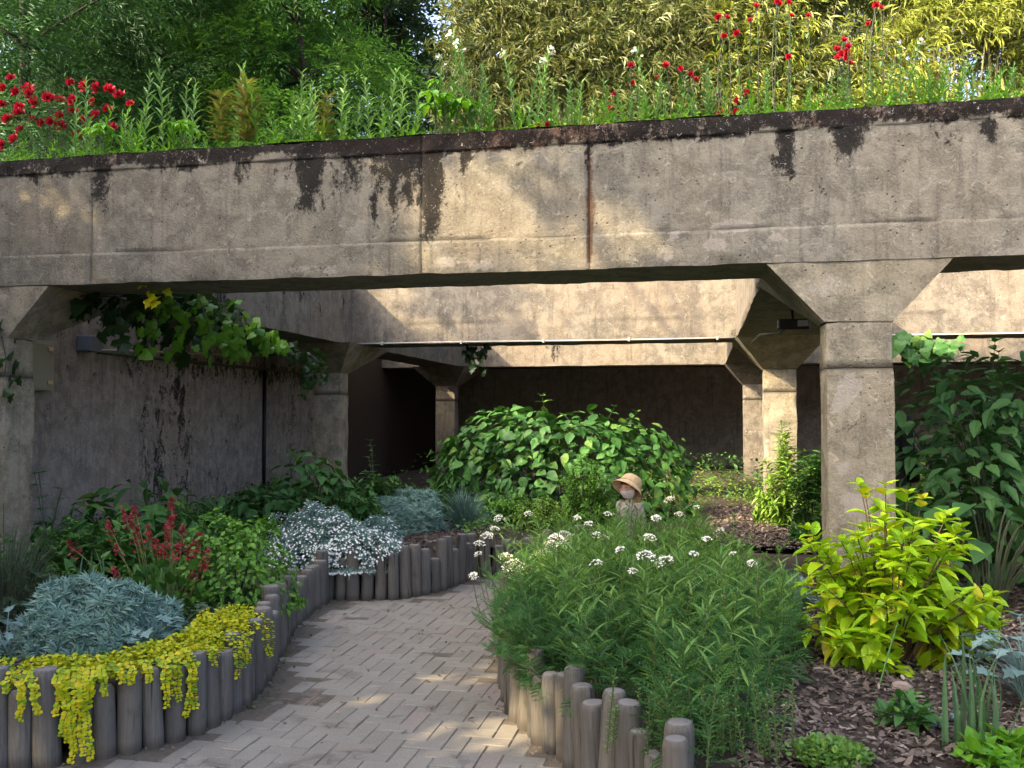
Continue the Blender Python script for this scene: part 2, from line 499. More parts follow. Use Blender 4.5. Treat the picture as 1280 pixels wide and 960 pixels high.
def beam_marks(V, f):
    x, z = V[:, 0], V[:, 2]
    n = fbm(np.c_[x * 1.3, V[:, 1], z * 3], 3, 3)
    nx = fbm(np.c_[x * 7, V[:, 1] * 7, z * 1.4], 8, 4)
    m = {}
    d = ZT - z
    band = (1 - sstep(.10, .15, d + (n - .5) * .16 + (nx - .5) * .10))
    sect = fbm(np.c_[x * .55, x * 0, x * 0], 21, 3)
    m['black'] = band * (.78 + 1.1 * (sect - .5)) + 1.3 * (1 - sstep(.08, .55, d)) * np.clip(nx - .42, 0, 1) * (.6 + 1.6 * np.clip(sect - .4, 0, 1)) + .62 * np.exp(-((x - DRIP[8][0] + .30) / .62) ** 2) * (1 - sstep(.12, .62, d)) * (.4 + nx)
    m['rust'] = band * (.44 - 1.0 * (sect - .5))
    m['pale'] = np.where((z < ZJ) & (f == 'y0'), .24, .04) + 0 * x
    if f == 'y0':
        wob = (fbm(np.c_[x * 0, x * 0, z * 6], 4, 3) - .5)
        for cx, zt, zb, hw, s in DRIP:
            u = np.abs(x + wob * hw * .8 - cx) / hw
            t = np.clip((zt - z) / (zt - zb), 0, 1.3)
            m['black'] = np.maximum(m['black'], 1.2 * s * (1 - sstep(.05, 1.6, u)) * (1 - .5 * t) * sstep(zb - .10, zb + .10, z) * (1 - sstep(zt + .02, zt + .1, z)) * (.45 + 1.0 * nx))
        for cx, zt, zb, hw, s in RUSTS:
            u = np.abs(x + wob * hw * .8 - cx) / hw
            m['rust'] = np.maximum(m['rust'], s * (1 - sstep(.5, 1.3, u)) * sstep(zb - .02, zb + .04, z) * (1 - sstep(zt, zt + .05, z)))
        for cx, zt, zb, hw, s in PALES:
            u = np.hypot((x - cx) / hw, (z - (zt + zb) / 2) / ((zt - zb) / 2 + .005))
            m['pale'] = np.maximum(m['pale'], s * (1 - sstep(.6, 1.3, u + (n - .5))))
        zl = ZJ + .012 * np.sin(x * 2.1) + (n - .5) * .05
        m['crack'] = .8 * (1 - sstep(.004, .014, np.abs(z - zl))) * sstep(.42, .55, fbm(np.c_[x * 3, x * 0, x * 0], 31, 3))
        for xj in VJ:
            m['crack'] = np.maximum(m['crack'], .55 * (1 - sstep(.002, .008, np.abs(x - xj))) * sstep(.3, .5, fbm(np.c_[x * 0, x * 0, z * 5], 33, 2)))
    return m

def marks_plain(seed, black=.12, top=ZT, bot=None):
    def f(V, face):
        x, y, z = V.T
        nx = fbm(np.c_[x * 6, y * 6, z * .8], seed, 4)
        m = {'black': np.clip((nx - .5) * 2.2, 0, 1) * black * 4 * sstep(.0, 1.0, (z - ZB + .3) / .9),
             'pale': np.clip(fbm(V * 4, seed + 3, 3) - .66, 0, 1) * 4}
        zl = ZB + .3 + (fbm(V * 3, seed, 2) - .5) * .03
        m['crack'] = 0.5 * (1 - sstep(.004, .012, np.abs(z - zl))) * sstep(.45, .55, fbm(V * 2, seed + 1, 2)) if bot is None else 0 * x
        return m
    return f

def sagline(V):
    t = (V[:, 0] + 1.0) / 6.0
    return .020 * (t * t) - .013

def beam(label, x0, x1, y0, y1, step, marks, mat, seed, sag=None, zb=ZB, zt=ZT, jx=(), jz=(), chip=.02, skip=(), group='concrete beams of the sunken garden'):
    g = Geo()
    gridbox(g, lin(x0, x1, step, jx), lin(y0, y1, min(step * 2, .12)), lin(zb, zt, step * .8, jz), rough(.004, chip * .5, seed, sag), marks, skip)
    o = g.build('concrete_beam', mat, smooth=False)
    for p in o.data.polygons: p.use_smooth = True
    return tag(o, label, 'beam', group)

def front_rough():
    base = rough(.004, .009, 1, sagline)
    def f(V, b):
        W = base(V, b)
        fr = V[:, 1] < Y1 + .01
        low = V[:, 2] < ZJ
        r = (fbm(V * 11, 44, 3) - .5)
        W[:, 1] += np.where(fr & low, -.007 + r * .014, 0)
        W[:, 1] += np.where(fr & (V[:, 2] > ZT - .13), -.010 + (fbm(V * 9, 12, 3) - .5) * .05, 0)
        for xj in VJ: W[:, 1] += np.where(fr & (np.abs(V[:, 0] - xj) < .002), .008, 0)
        return W
    return f
g = Geo()
gridbox(g, lin(-10.5, 7.5, .038, VJ), lin(Y1, Y1 + BD, .10), lin(ZB, ZT, .028, (ZJ, ZT - .13)), front_rough(), beam_marks)
o = g.build('concrete_beam', M['concrete'], smooth=True)
tag(o, 'long weathered front concrete beam with black stains and weeds growing along its top', 'beam', 'concrete beams of the sunken garden')
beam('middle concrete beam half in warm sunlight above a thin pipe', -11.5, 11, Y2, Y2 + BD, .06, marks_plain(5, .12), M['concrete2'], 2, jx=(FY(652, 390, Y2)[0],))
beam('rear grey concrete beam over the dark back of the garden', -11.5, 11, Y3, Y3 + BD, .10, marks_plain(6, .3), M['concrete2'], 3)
GX = 'concrete cross beams running away from the camera'
beam('near left cross beam with dark streaked side behind the hanging vine', XCL[0], XCL[1], Y1 + BD + .003, Y2 - .003, .08, marks_plain(7, .45), M['concrete2'], 4, group=GX)
beam('near right cross beam with chipped lower edge behind the broad pillar', XCR[0], XCR[1], Y1 + BD + .003, Y2 - .003, .06, marks_plain(8, .1), M['concrete2'], 5, chip=.05, group=GX)
beam('far left cross beam between the middle and rear beams', XCL[0], XCL[1], Y2 + BD + .003, Y3 - .003, .12, marks_plain(9, .3), M['concrete2'], 6, group=GX)
beam('far right cross beam between the middle and rear beams', XCR[0], XCR[1], Y2 + BD + .003, Y3 - .003, .12, marks_plain(10, .3), M['concrete2'], 7, group=GX)

PATCH = [(1062, 470, 500, 14, .9), (1050, 495, 515, 12, .9), (1110, 470, 485, 14, .6), (1052, 580, 592, 10, .9), (1100, 590, 630, 12, .8), (1070, 615, 650, 22, .9), (1045, 500, 520, 9, .8),
         (8, 505, 532, 7, .9), (28, 508, 530, 10, .9), (14, 545, 560, 6, .8), (18, 565, 575, 5, .8), (2, 480, 500, 6, .5)]
PATCH = facepts(PATCH)

def pillar_marks(seed):
    def f(V, face):
        x, y, z = V.T
        m = {'black': np.clip(fbm(V * 7, seed, 4) - .62, 0, 1) * 2.2 + .25 * np.clip(fbm(V * 28, seed + 2, 2) - .7, 0, 1) * 4,
             'pale': np.clip(fbm(V * 5, seed + 3, 4) - .64, 0, 1) * 5}
        n = fbm(V * 9, seed + 7, 3)
        if seed < 60:
            for cx, zt, zb, hw, s in PATCH:
                u = np.hypot((x - cx) / hw, (z - (zt + zb) / 2) / ((zt - zb) / 2 + .01))
                m['pale'] = np.maximum(m['pale'], s * (1 - sstep(.6, 1.3, u + (n - .5) * 1.2)) * (face == 'y0'))
        m['crack'] = .8 * (1 - sstep(.003, .010, np.abs(z - 1.86))) + .5 * (1 - sstep(.002, .008, np.abs(z - 1.86)))
        m['rust'] = .22 * sstep(.5, .7, fbm(V * 2.2, seed + 11, 3))
        return m
    return f

def capital(X, Y, ya, yb, seed, mat, parent, hx=HC, zc=ZC):
    g = Geo()
    lo = [(X - CW / 2 - .004, Y - .002), (X + CW / 2 + .004, Y - .002), (X + CW / 2 + .004, Y + CD + .004), (X - CW / 2 - .004, Y + CD + .004)]
    hi = [(X - hx, ya), (X + hx, ya), (X + hx, yb), (X - hx, yb)]
    n = 14
    for s in range(4):
        a0, a1, b0, b1 = map(np.array, (lo[s], lo[(s + 1) % 4], hi[s], hi[(s + 1) % 4]))
        U, T = np.meshgrid(np.linspace(0, 1, n), np.linspace(0, 1, n), indexing='ij')
        lo_ = a0 + (a1 - a0) * U[..., None]; hi_ = b0 + (b1 - b0) * U[..., None]
        xy = lo_ + (hi_ - lo_) * T[..., None]
        V = np.concatenate([xy, (zc + (ZB - .002 - zc) * T)[..., None]], -1).reshape(-1, 3)
        if s == 0: V[:, 2] += (sagline(V) * T.ravel() if seed < 60 else 0)
        i = np.arange(n * n).reshape(n, n)
        Q = np.stack([i[:-1, :-1], i[1:, :-1], i[1:, 1:], i[:-1, 1:]], -1).reshape(-1, 4)
        nn = np.stack([fbm(V * 6 + k, seed + k, 3) - .5 for k in range(3)], -1)
        for k in ('black', 'rust', 'pale', 'crack'):
            g.attr.setdefault(k, []).append(np.clip(fbm(V * 6, seed + 4, 3) - .6, 0, 1) * (1.2 if k == 'black' else 4 if k == 'pale' else 0))
        g.add(V + nn * .012, Q)
    return g.build('capital', mat, parent, smooth=True)

def pillar(label, X, Y, front, seed, mat, zbase=-.3, hx=HC):
    t = thing('concrete_pillar', label, 'pillar', (X, Y, 0), 'concrete pillars of the sunken garden')
    g = Geo()
    zs = lin(zbase, ZC, .05, (1.86,))
    rg = rough(.005, .012, seed)
    def rr(V, b):
        W = rg(V, b)
        W[:, 1] += np.where((np.abs(V[:, 2] - 1.86) < .002), .004, 0)
        W[:, 1] += np.where((V[:, 2] < 1.86) & (V[:, 1] < Y + .01), -.004, 0)
        return W
    gridbox(g, lin(X - CW / 2, X + CW / 2, .045), lin(Y, Y + CD, .05), zs, rr, pillar_marks(seed), ('z0',))
    s = g.build('shaft', mat, t, smooth=True); s.location = (-X, -Y, 0)
    c = capital(X, Y, Y + .001 if front else Y - .55, Y + BD + .45, seed, mat, t, hx); c.location = (-X, -Y, 0)
    return t
pillar('broad near pillar at right with flared head behind the golden shrub', XR, Y1, True, 50, M['pillar'])
pillar('near pillar cut by the left edge of the photo', XL - .22, Y1, True, 52, M['pillar'])
pillar('sunlit middle pillar seen left of the broad near pillar', XR, Y2, False, 60, M['pillar'])
pillar('middle pillar at left beside the end of the dark wall', XL, Y2, False, 62, M['pillar'])
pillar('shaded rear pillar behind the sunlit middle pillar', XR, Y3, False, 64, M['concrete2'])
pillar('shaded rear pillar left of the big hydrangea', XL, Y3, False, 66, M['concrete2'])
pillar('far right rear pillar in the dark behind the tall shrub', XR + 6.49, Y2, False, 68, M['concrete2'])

# walls and roof
def wallmarks(V, f):
    x, y, z = V.T
    s = fbm(np.c_[x * 2, y * 2.2, z * .25], 71, 4)
    m = {'black': .75 * np.clip((s - .45) * 2.2, 0, 1) + .25 * sstep(9.5, 15, y) * (f == 'x1')}  # streaks, plus roof shade painted in as black towards the far end
    if f == 'x1':
        for c, hw in ((FX(183, 520, XW)[1], .20), (FX(330, 520, XW)[1], .06), (FX(205, 500, XW)[1], .1)):
            m['black'] = np.maximum(m['black'], (.40 if hw > .1 else .5) * (1 - sstep(.1, 1.6, np.abs(y - c + (s - .5) * .25) / hw)))
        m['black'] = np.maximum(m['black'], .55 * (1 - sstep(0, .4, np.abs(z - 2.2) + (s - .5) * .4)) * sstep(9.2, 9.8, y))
        scr = fbm(np.c_[x, y * 14, z * 5], 75, 3)
        m['pale'] = .75 * np.clip(scr - .64, 0, 1) * 5 * (1 - sstep(9.5, 12, y) * .6)
        m['crack'] = (1 - sstep(.005, .03, np.abs(y - FX(330, 520, XW)[1])))
    return m
g = Geo()
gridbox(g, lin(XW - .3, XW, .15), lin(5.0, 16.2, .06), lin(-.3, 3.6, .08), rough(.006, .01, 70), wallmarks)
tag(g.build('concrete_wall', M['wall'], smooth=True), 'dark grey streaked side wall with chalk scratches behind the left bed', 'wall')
g = Geo()
gridbox(g, lin(-14, 14, .3), lin(YB, YB + .4, .2), lin(-.3, 3.0, .2), rough(.006, .01, 80), marks_plain(81, .3, bot=1))
tag(g.build('concrete_wall', M['wall'], smooth=True), 'back wall lost in the dark behind the rear beam', 'wall')
g = Geo()
box(g, -40, XCL[0] - .02, 10.4, 16.2, 2.7, 3.5)
tag(g.build('roof_slab', M['concrete2']), 'concrete roof slab over the strip beside the left wall', 'roof slab')
g = Geo()
box(g, -60, XW - .32, -.5, 60, -.4, 3.45)
g.build('terrace', M['soil'])['kind'] = 'structure'
g = Geo()
box(g, -60, 60, Y3 + BD + .01, 80, 2.75, 3.56)
g.build('terrace', M['soil'])['kind'] = 'structure'
g = Geo()
box(g, XR + 9.5, XR + 10, 5, 24, -.3, 3.5)
tag(g.build('concrete_wall', M['wall']), 'side wall at the far right hidden behind the tall shrub', 'wall')

# ledge line and fittings on the left wall
def pipe(label, pts, r, mat=None, name='pipe', group=None, cat='pipe'):
    g = Geo(); tube(g, pts, r, 8)
    return tag(g.build(name, mat or M['steel'], smooth=True), label, cat, group)
a, b = FX(113, 437, XW + .03), FX(372, 447, XW + .03)
pipe('pale thin conduit running from the grey box along the left wall', [a, a * .5 + b * .5 + (0, 0, .004), b], .014, name='conduit', cat='conduit')
a, b = FX(122, 438, XW + .02), FX(385, 466, XW + .02)
pipe('dark thin pipe fixed along the left wall below the pale conduit', [(XW + .03, a[1], 2.25), (XW + .03, 16.0, 2.25)], .022, M['stem_dark'])
p = FX(331, 500, XW + .03)
pipe('dark upright pipe running down the left wall', [(p[0], p[1], 2.24), (p[0], p[1], .1)], .028, M['black_plastic'])
p = FX(103, 430, XW)
t = thing('junction_box', 'small blue grey junction box on the left wall under the vine', 'junction box', (XW, p[1], p[2]))
g = Geo(); bbox(g, .09, 0, 0, .17, .2, .17, .008); g.build('case', M['box_blue'], t)
g = Geo(); bbox(g, .09, -.103, 0, .15, .006, .15, .002); g.build('lid', M['box_blue'], t)
p = FX(44, 457, XW)
t = thing('cabinet', 'pale wall cabinet with two latches beside the left edge pillar', 'cabinet', (XW, p[1], p[2]))
g = Geo(); bbox(g, .05, -.12, 0, .1, .55, .50, .006); g.build('case', M['box_beige'], t)
g = Geo(); bbox(g, .106, -.14, 0, .012, .46, .45, .004); dr = g.build('door', M['box_beige'], t)
for z in (-.17, .17):
    g = Geo(); bbox(g, .117, .07, z, .02, .07, .035, .003); g.build('latch', M['brass'], dr)
# pipe along the middle beam, with clips
zz = ZB + .012
pts = [(x, Y2 - .03, zz + .004 * math.sin(x * 1.3)) for x in np.linspace(FY(436, 430, Y2)[0], XCR[0] - .01, 12)]
t = thing('pipe', 'thin bright metal pipe along the bottom of the sunlit middle beam', 'pipe', (0, Y2, zz), 'metal pipes along the middle beam')
g = Geo(); tube(g, np.array(pts) - (0, Y2, zz), .012, 8); g.build('pipe_run', M['steel'], t, smooth=True)
for x in np.linspace(-4.6, .2, 5):
    g = Geo(); bbox(g, x, -.028, .0, .03, .05, .05, .004); g.build('clip', M['steel'], t)
pipe('thin metal pipe under the middle beam right of the broad pillar', [(XCR[1] + .01, Y2 - .03, zz), (9, Y2 - .03, zz)], .012, group='metal pipes along the middle beam')
# lamp under the right cross beam
p = FX(992, 405, XR - .15)
t = thing('floodlight', 'small black floodlight and cable under the right cross beam', 'floodlight', p)
g = Geo(); bbox(g, 0, 0, 0, .30, .14, .09, .01); g.build('housing', M['black_plastic'], t)
g = Geo(); bbox(g, .08, -.074, 0, .1, .008, .06, .002); g.build('lens', M['steel'], t)
g = Geo(); tube(g, [(.0, .05, .03), (.0, .1, .12), (0, .12, ZB - p[2])], .014, 6); g.build('bracket', M['black_plastic'], t)
g = Geo(); tube(g, [(-.05, .1, -.02), (-.12, .25, -.07), (-.2, .6, -.04), (-.25, 1.2, 0), (-.28, 2.2, .0)], .011, 6); g.build('cable', M['black_plastic'], t)

# ------------------------------------------------------------------ ground, path
g = Geo()
S = 900
g.add([(-S, -S, -.06), (S, -S, -.06), (S, S, -.06), (-S, S, -.06)], [(0, 1, 2, 3)])
g.build('ground', M['soil'])['kind'] = 'structure'

def poly_px(lst, z=0.0):
    return np.array([G(x, y, z)[:2] for x, y in lst])
EDGE_L = np.r_[poly_px([(-420, 1010), (-200, 985), (-60, 966), (6, 957), (62, 955), (127, 946), (182, 934), (233, 919), (270, 901), (299, 884), (320, 862), (335, 835), (348, 808), (362, 785), (385, 764), (410, 750)])][:]
EDGE_F = poly_px([(410, 748), (440, 749), (466, 749), (497, 748), (526, 743), (549, 737), (572, 729), (592, 721), (627, 718), (680, 714), (760, 708)])
EDGE_R = np.r_[poly_px([(780, 734), (715, 742), (668, 752), (642, 770), (634, 800), (635, 840), (638, 872), (644, 893), (654, 903), (665, 912), (678, 928), (702, 945), (716, 957)]), poly_px([(752, 986), (800, 1018), (838, 1045), (865, 1110)])]

def resample(pl, step):
    seg = np.linalg.norm(np.diff(pl, axis=0), axis=1); s = np.r_[0, np.cumsum(seg)]
    t = np.arange(0, s[-1], step)
    return np.c_[np.interp(t, s, pl[:, 0]), np.interp(t, s, pl[:, 1])]

def inside(pt, poly):
    x, y = pt; c = False; j = len(poly) - 1
    for i in range(len(poly)):
        if (poly[i][1] > y) != (poly[j][1] > y) and x < (poly[j][0] - poly[i][0]) * (y - poly[i][1]) / (poly[j][1] - poly[i][1]) + poly[i][0]: c = not c
        j = i
    return c

PATHPOLY = np.r_[EDGE_L, EDGE_F, EDGE_R]
a = N('path_joint')
co = a.n('ShaderNodeTexCoord').outputs['Object']
M['joint'] = a.done(a.bsdf(a.mix(a.ramp(a.noise(co, 2.2, 6, .7), .56, .68), a.mix(a.noise(co, 30, 5), (.075, .063, .05), (.15, .13, .10)), (.05, .06, .025)), .95, a.noise(co, 90, 3), .4))
g = Geo()
xs, ys = np.linspace(-4.5, 9, 50), np.linspace(1.5, 12, 42)
A, B = np.meshgrid(xs, ys, indexing='ij'); i = np.arange(A.size).reshape(A.shape)
g.add(np.stack([A, B, -.005 + .003 * (fbm(np.stack([A, B, A * 0], -1) * 6, 2, 2) - .5)], -1).reshape(-1, 3), np.stack([i[:-1, :-1], i[1:, :-1], i[1:, 1:], i[:-1, 1:]], -1).reshape(-1, 4))
path = g.build('path', M['joint']); path['kind'] = 'structure'

a = N('paver')
geo = a.n('ShaderNodeNewGeometry'); co = geo.outputs['Position']
rnd = a.math('FRACT', a.math('ADD', a.n('ShaderNodeObjectInfo').outputs['Random'], geo.outputs['Random Per Island']))
c = a.mix(rnd, (.182, .174, .148), (.222, .213, .182))
c = a.mix(a.ramp(a.math('FRACT', a.math('MULTIPLY', rnd, 5.7)), .90, .95), c, (.225, .19, .165))
c = a.mix(a.math('MULTIPLY', a.ramp(a.noise(co, 1.8, 5), .38, .7), .4), c, (.16, .14, .115))
grain = a.noise(co, 160, 3, .7)
c = a.mix(a.math('MULTIPLY', a.ramp(grain, .4, .75), .4), c, (.36, .32, .26))
c = a.mix(a.math('MULTIPLY', a.ramp(grain, .45, .28), .5), c, (.10, .085, .07))
dmp = a.ramp(a.noise(co, 3.3, 6, .7, .8), .55, .66)
c = a.mix(a.math('MULTIPLY', dmp, .45), c, (.07, .06, .05))
M['paver'] = a.done(a.bsdf(c, .88, grain, .35, .01, .25))
a = N('damp_paver')
co = a.n('ShaderNodeNewGeometry').outputs['Position']
c = a.mix(a.ramp(a.noise(co, 14, 6, .7), .35, .65), (.055, .046, .038), (.19, .16, .125))
M['paver_wet'] = a.done(a.bsdf(c, .55, a.noise(co, 120, 3), .4, .01, .4))

U = .1
pav = []
for i in range(-48, 32):
    for j in range(12, 122):
        k = (i + j) % 4
        if k in (0, 2):
            cx, cy = ((i + 1) * U, (j + .5) * U) if k == 0 else ((i + .5) * U, (j + 1) * U)
            if inside((cx, cy), PATHPOLY): pav.append((cx, cy, k))
def edge_d(p, pl):
    return min(np.hypot(p[0] - q[0], p[1] - q[1]) for q in pl)
EL = resample(np.r_[EDGE_L, EDGE_F], .08)
ER_ = resample(EDGE_R, .08)
EAll = np.r_[EL, ER_]
pav.sort(key=lambda q: np.hypot(q[0] + 0.3, q[1] - 3.5))
pmesh = []
for wet in (0, 1):
    for v in range(3):
        g = Geo(); bbox(g, 0, 0, -.03, 2 * U - .004 - .001 * v, U - .004, .06, .0025 + .001 * v)
        pmesh.append(g.mesh('paver', M['paver_wet' if wet else 'paver']))
rest, rest_w = Geo(), Geo()
npv = 0
WET = [(360, 875, .16), (390, 870, .1), (345, 838, .1), (350, 850, .1), (375, 815, .12), (400, 760, .2), (430, 755, .12), (440, 770, .1), (535, 748, .13), (545, 743, .1), (310, 880, .07), (365, 790, .12)]
WETP = [(G(x, y)[:2], r) for x, y, r in WET]
for cx, cy, k in pav:
    d = edge_d((cx, cy), EL)
    wet = d < .15 and random.random() < .35 or any(np.hypot(cx - q[0], cy - q[1]) < r and random.random() < .7 for q, r in WETP)
    z = random.gauss(0, .0018) - (.004 if d < .2 else 0) - (.003 if wet else 0)
    if (min(d, edge_d((cx, cy), ER_)) < .085): z -= random.uniform(.0, .02)
    rz = (0 if k == 0 else math.pi / 2) + random.gauss(0, .008)
    if npv < 300 and cy > 3.0:
        o = bpy.data.objects.new('paver', pmesh[(3 if wet else 0) + random.randrange(3)]); COL.objects.link(o)
        o.parent = path; o.location = (cx, cy, z); o.rotation_euler = (random.gauss(0, .006), random.gauss(0, .006), rz); npv += 1
    else:
        bbox(rest_w if wet else rest, cx, cy, z - .03, 2 * U - .004, U - .004, .06, .003, rz)
rest.build('paving', M['paver'], path, kind='stuff')
if rest_w.n: rest_w.build('damp_paving', M['paver_wet'], path, kind='stuff')
# dirt and crumbs along the edgings
g = Geo()
n = 2800
q = EAll[rng.integers(0, len(EAll), n)] + rng.normal(0, .07, (n, 2))
q = np.array([p for p in q if inside(p, PATHPOLY)])
dd = rng.normal(0, 1, (len(q), 3)); dd[:, 2] *= .25
scatter(g, DIAMOND, np.c_[q, np.full(len(q), .006)], frames(dd, jit=.3), rng.uniform(.006, .028, len(q)))
g.build('dry_litter', M['bark'])['kind'] = 'stuff'

g = Geo()
q = np.array([p for p in np.c_[rng.uniform(-3.2, 1, 900), rng.uniform(3, 9.5, 900)] if inside(p, PATHPOLY)])[:130]
dd = rng.normal(0, 1, (len(q), 3)); dd[:, 2] *= .2
scatter(g, t_ovate(.5, .3, .3), np.c_[q, np.full(len(q), .010)], frames(dd, jit=.3), rng.uniform(.012, .04, len(q)))
g.build('fallen_leaves', M['bark'])['kind'] = 'stuff'
g = Geo()
q = EAll[rng.integers(0, len(EAll), 2600)] + rng.normal(0, .05, (2600, 2))
q = np.array([p for p in q if inside(p, PATHPOLY)])
q = q[fbm(np.c_[q * 3, q[:, :1] * 0], 7, 3) > .52]
scatter(g, DIAMOND, np.c_[q, np.full(len(q), .0)], frames(np.c_[rng.normal(0, .7, (len(q), 2)), np.ones(len(q))], jit=.4), rng.uniform(.008, .03, len(q)))
g.build('moss', leaf_mat('moss_green', (.035, .06, .012), (.07, .11, .02), 0, .9))['kind'] = 'stuff'

# ------------------------------------------------------------------ beds
def bed(name, poly, zf, mat, step=.08):
    x0, y0 = poly.min(0); x1, y1 = poly.max(0)
    xs, ys = np.arange(x0, x1 + step, step), np.arange(y0, y1 + step, step)
    A, B = np.meshgrid(xs, ys, indexing='ij'); i = np.arange(A.size).reshape(A.shape)
    Z = zf(A, B)
    Q = np.stack([i[:-1, :-1], i[1:, :-1], i[1:, 1:], i[:-1, 1:]], -1).reshape(-1, 4)
    C = np.stack([A, B], -1).reshape(-1, 2)
    mk = np.array([inside(c, poly) for c in C])
    Q = Q[mk[Q].any(1)]
    # points outside are drawn back to the outline
    pl = resample(np.r_[poly, poly[:1]], .04)
    P2 = C.copy()
    for k in np.unique(Q[~mk[Q].all(1)]):
        if not mk[k]: P2[k] = pl[np.argmin(((pl - C[k]) ** 2).sum(1))]
    V = np.c_[P2, Z.reshape(-1)]
    g = Geo(); g.add(V, Q)
    o = g.build(name, mat, smooth=True); o['kind'] = 'structure'
    return o
def zbed(A, B):
    return .27 + .07 * (fbm(np.stack([A, B, A * 0], -1) * 1.3, 5, 3) - .5) + .03 * (fbm(np.stack([A, B, A * 0], -1) * 9, 6, 2) - .5)
BED_L = np.r_[EDGE_L, [[EDGE_L[-1][0] - .02, EDGE_L[-1][1] + .02]], EDGE_F, [[9, 10.0], [10, 24], [-6.5, 24], [-6.5, 2.4]]]
BED_R = np.r_[EDGE_R, [[7, 1.5], [9, 1.5], [9, 9.3], [EDGE_R[0][0] + .6, 8.9]]]
bed('left_bed_soil', BED_L, zbed, M['soil'], .14)
bed('right_bed_soil', BED_R, zbed, M['soil'], .08)

CHIP = (np.array([(-.16, 0, 0), (.14, .04, .02), (.18, .55, .10), (.05, 1, .02), (-.17, .62, .08)]), np.array([(0, 1, 2, 4)]), np.array([(4, 2, 3)]))
def mulch(n, region, smin=.02, smax=.06):
    g = Geo(); pts = []
    (x0, y0), (x1, y1) = region.min(0), region.max(0)
    while len(pts) < n:
        c = rng.uniform((x0, y0), (x1, y1), (n, 2))
        pts += [p for p in c if inside(p, region)]
    pts = np.array(pts[:n])
    z = zbed(pts[:, 0], pts[:, 1]) + rng.uniform(.0, .022, n)
    d = rng.normal(0, 1, (n, 3)); d[:, 2] *= .28
    scatter(g, CHIP, np.c_[pts, z], frames(d, jit=.45), rng.uniform(smin, smax, n))
    o = g.build('bark_mulch', M['bark']); o['kind'] = 'stuff'
    return o
mulch(19000, poly_px([(900, 1000), (985, 800), (1000, 730), (1420, 730), (1760, 1000)], .27), .015, .055)
mulch(3200, poly_px([(430, 700), (590, 690), (640, 660), (480, 640), (420, 670)], .27), .02, .06)
mulch(2600, poly_px([(880, 680), (890, 634), (1010, 634), (1030, 690)], .27), .03, .07)
mulch(1500, poly_px([(-60, 860), (200, 830), (320, 780), (250, 760), (-60, 790)], .27), .02, .05)

# ------------------------------------------------------------------ log edgings
a = N('weathered_log')
co = a.n('ShaderNodeTexCoord').outputs['Object']
rnd = a.n('ShaderNodeObjectInfo').outputs['Random']
co2 = a.n('ShaderNodeVectorMath', {0: co, 1: a.n('ShaderNodeCombineXYZ', {0: a.math('MULTIPLY', rnd, 40), 1: a.math('MULTIPLY', rnd, 17)}).outputs[0]}, operation='ADD').outputs[0]
gr = a.noise(a.scaled(co2, (95, 95, 4)), 1.0, 6, .7, .6)
bl = a.noise(a.scaled(co2, (6, 6, 4)), 1.0, 4)
c = a.mix(a.ramp(gr, .3, .7), (.078, .075, .066), (.152, .147, .130))
c = a.mix(a.math('MULTIPLY', a.ramp(bl, .45, .7), .55), c, (.085, .078, .072))
c = a.mix(a.math('MULTIPLY', a.math('FRACT', a.math('MULTIPLY', rnd, 3.7)), .5), c, (.125, .105, .085))
c = a.mix(a.math('MULTIPLY', a.math('FRACT', a.math('MULTIPLY', rnd, 9.1)), .45), c, (.05, .048, .046))
crk = a.ramp(a.noise(a.scaled(co2, (34, 34, 1.6)), 1.0, 3, .5, .3), .37, .32)
c = a.mix(a.math('MULTIPLY', crk, .8), c, (.025, .021, .018))
sep = a.n('ShaderNodeSeparateXYZ', {0: co}).outputs[2]
c = a.mix(a.math('MULTIPLY', a.ramp(a.math('ADD', sep, a.math('MULTIPLY', bl, .05)), .085, .03), .6), c, (.035, .03, .024))
geo_n = a.n('ShaderNodeSeparateXYZ', {0: a.n('ShaderNodeNewGeometry').outputs['Normal']}).outputs[2]
xy = a.n('ShaderNodeVectorMath', {0: a.scaled(co, (1, 1, 0))}, operation='LENGTH').outputs['Value']
ring = a.ramp(a.math('SINE', a.math('ADD', a.math('MULTIPLY', xy, 900), a.math('MULTIPLY', bl, 9))), .2, .9)
topm = a.ramp(geo_n, .72, .9)
c = a.mix(topm, c, a.mix(ring, (.19, .18, .165), (.115, .105, .095)))
moss = a.math('MULTIPLY', a.ramp(a.noise(co2, 9, 5, .7), .56, .68), .5)
c = a.mix(moss, c, (.06, .07, .035))
M['log'] = a.done(a.bsdf(c, .85, a.math('SUBTRACT', gr, crk), .5, .006, .25))

def log_mesh(h, r, seed):
    g = Geo(); rs = np.random.default_rng(seed)
    seg = 14; ang = np.arange(seg) * 2 * math.pi / seg
    prof = [(-.08, 1.0), (.0, 1.02), (h * .25, 1.0), (h * .5, .985), (h * .75, .98), (h - .030, .97), (h - .012, .90), (h - .003, .76), (h, .5)]
    lob = 1 + .035 * np.sin(ang * 2 + rs.uniform(0, 6)) + .02 * np.sin(ang * 3 + rs.uniform(0, 6)) + rs.normal(0, .008, seg)
    V = []
    lx, ly = rs.normal(0, .010, 2)
    for z, k in prof:
        V += [(r * k * lob[i] * math.cos(t) + lx * z / h, r * k * lob[i] * math.sin(t) + ly * z / h, z) for i, t in enumerate(ang)]
    V.append((lx, ly, h - .001)); n = len(prof)
    Q = [(k * seg + i, k * seg + (i + 1) % seg, (k + 1) * seg + (i + 1) % seg, (k + 1) * seg + i) for k in range(n - 1) for i in range(seg)]
    g.add(V, Q, [((n - 1) * seg + i, (n - 1) * seg + (i + 1) % seg, n * seg) for i in range(seg)])
    return g.mesh('log', M['log'], True)

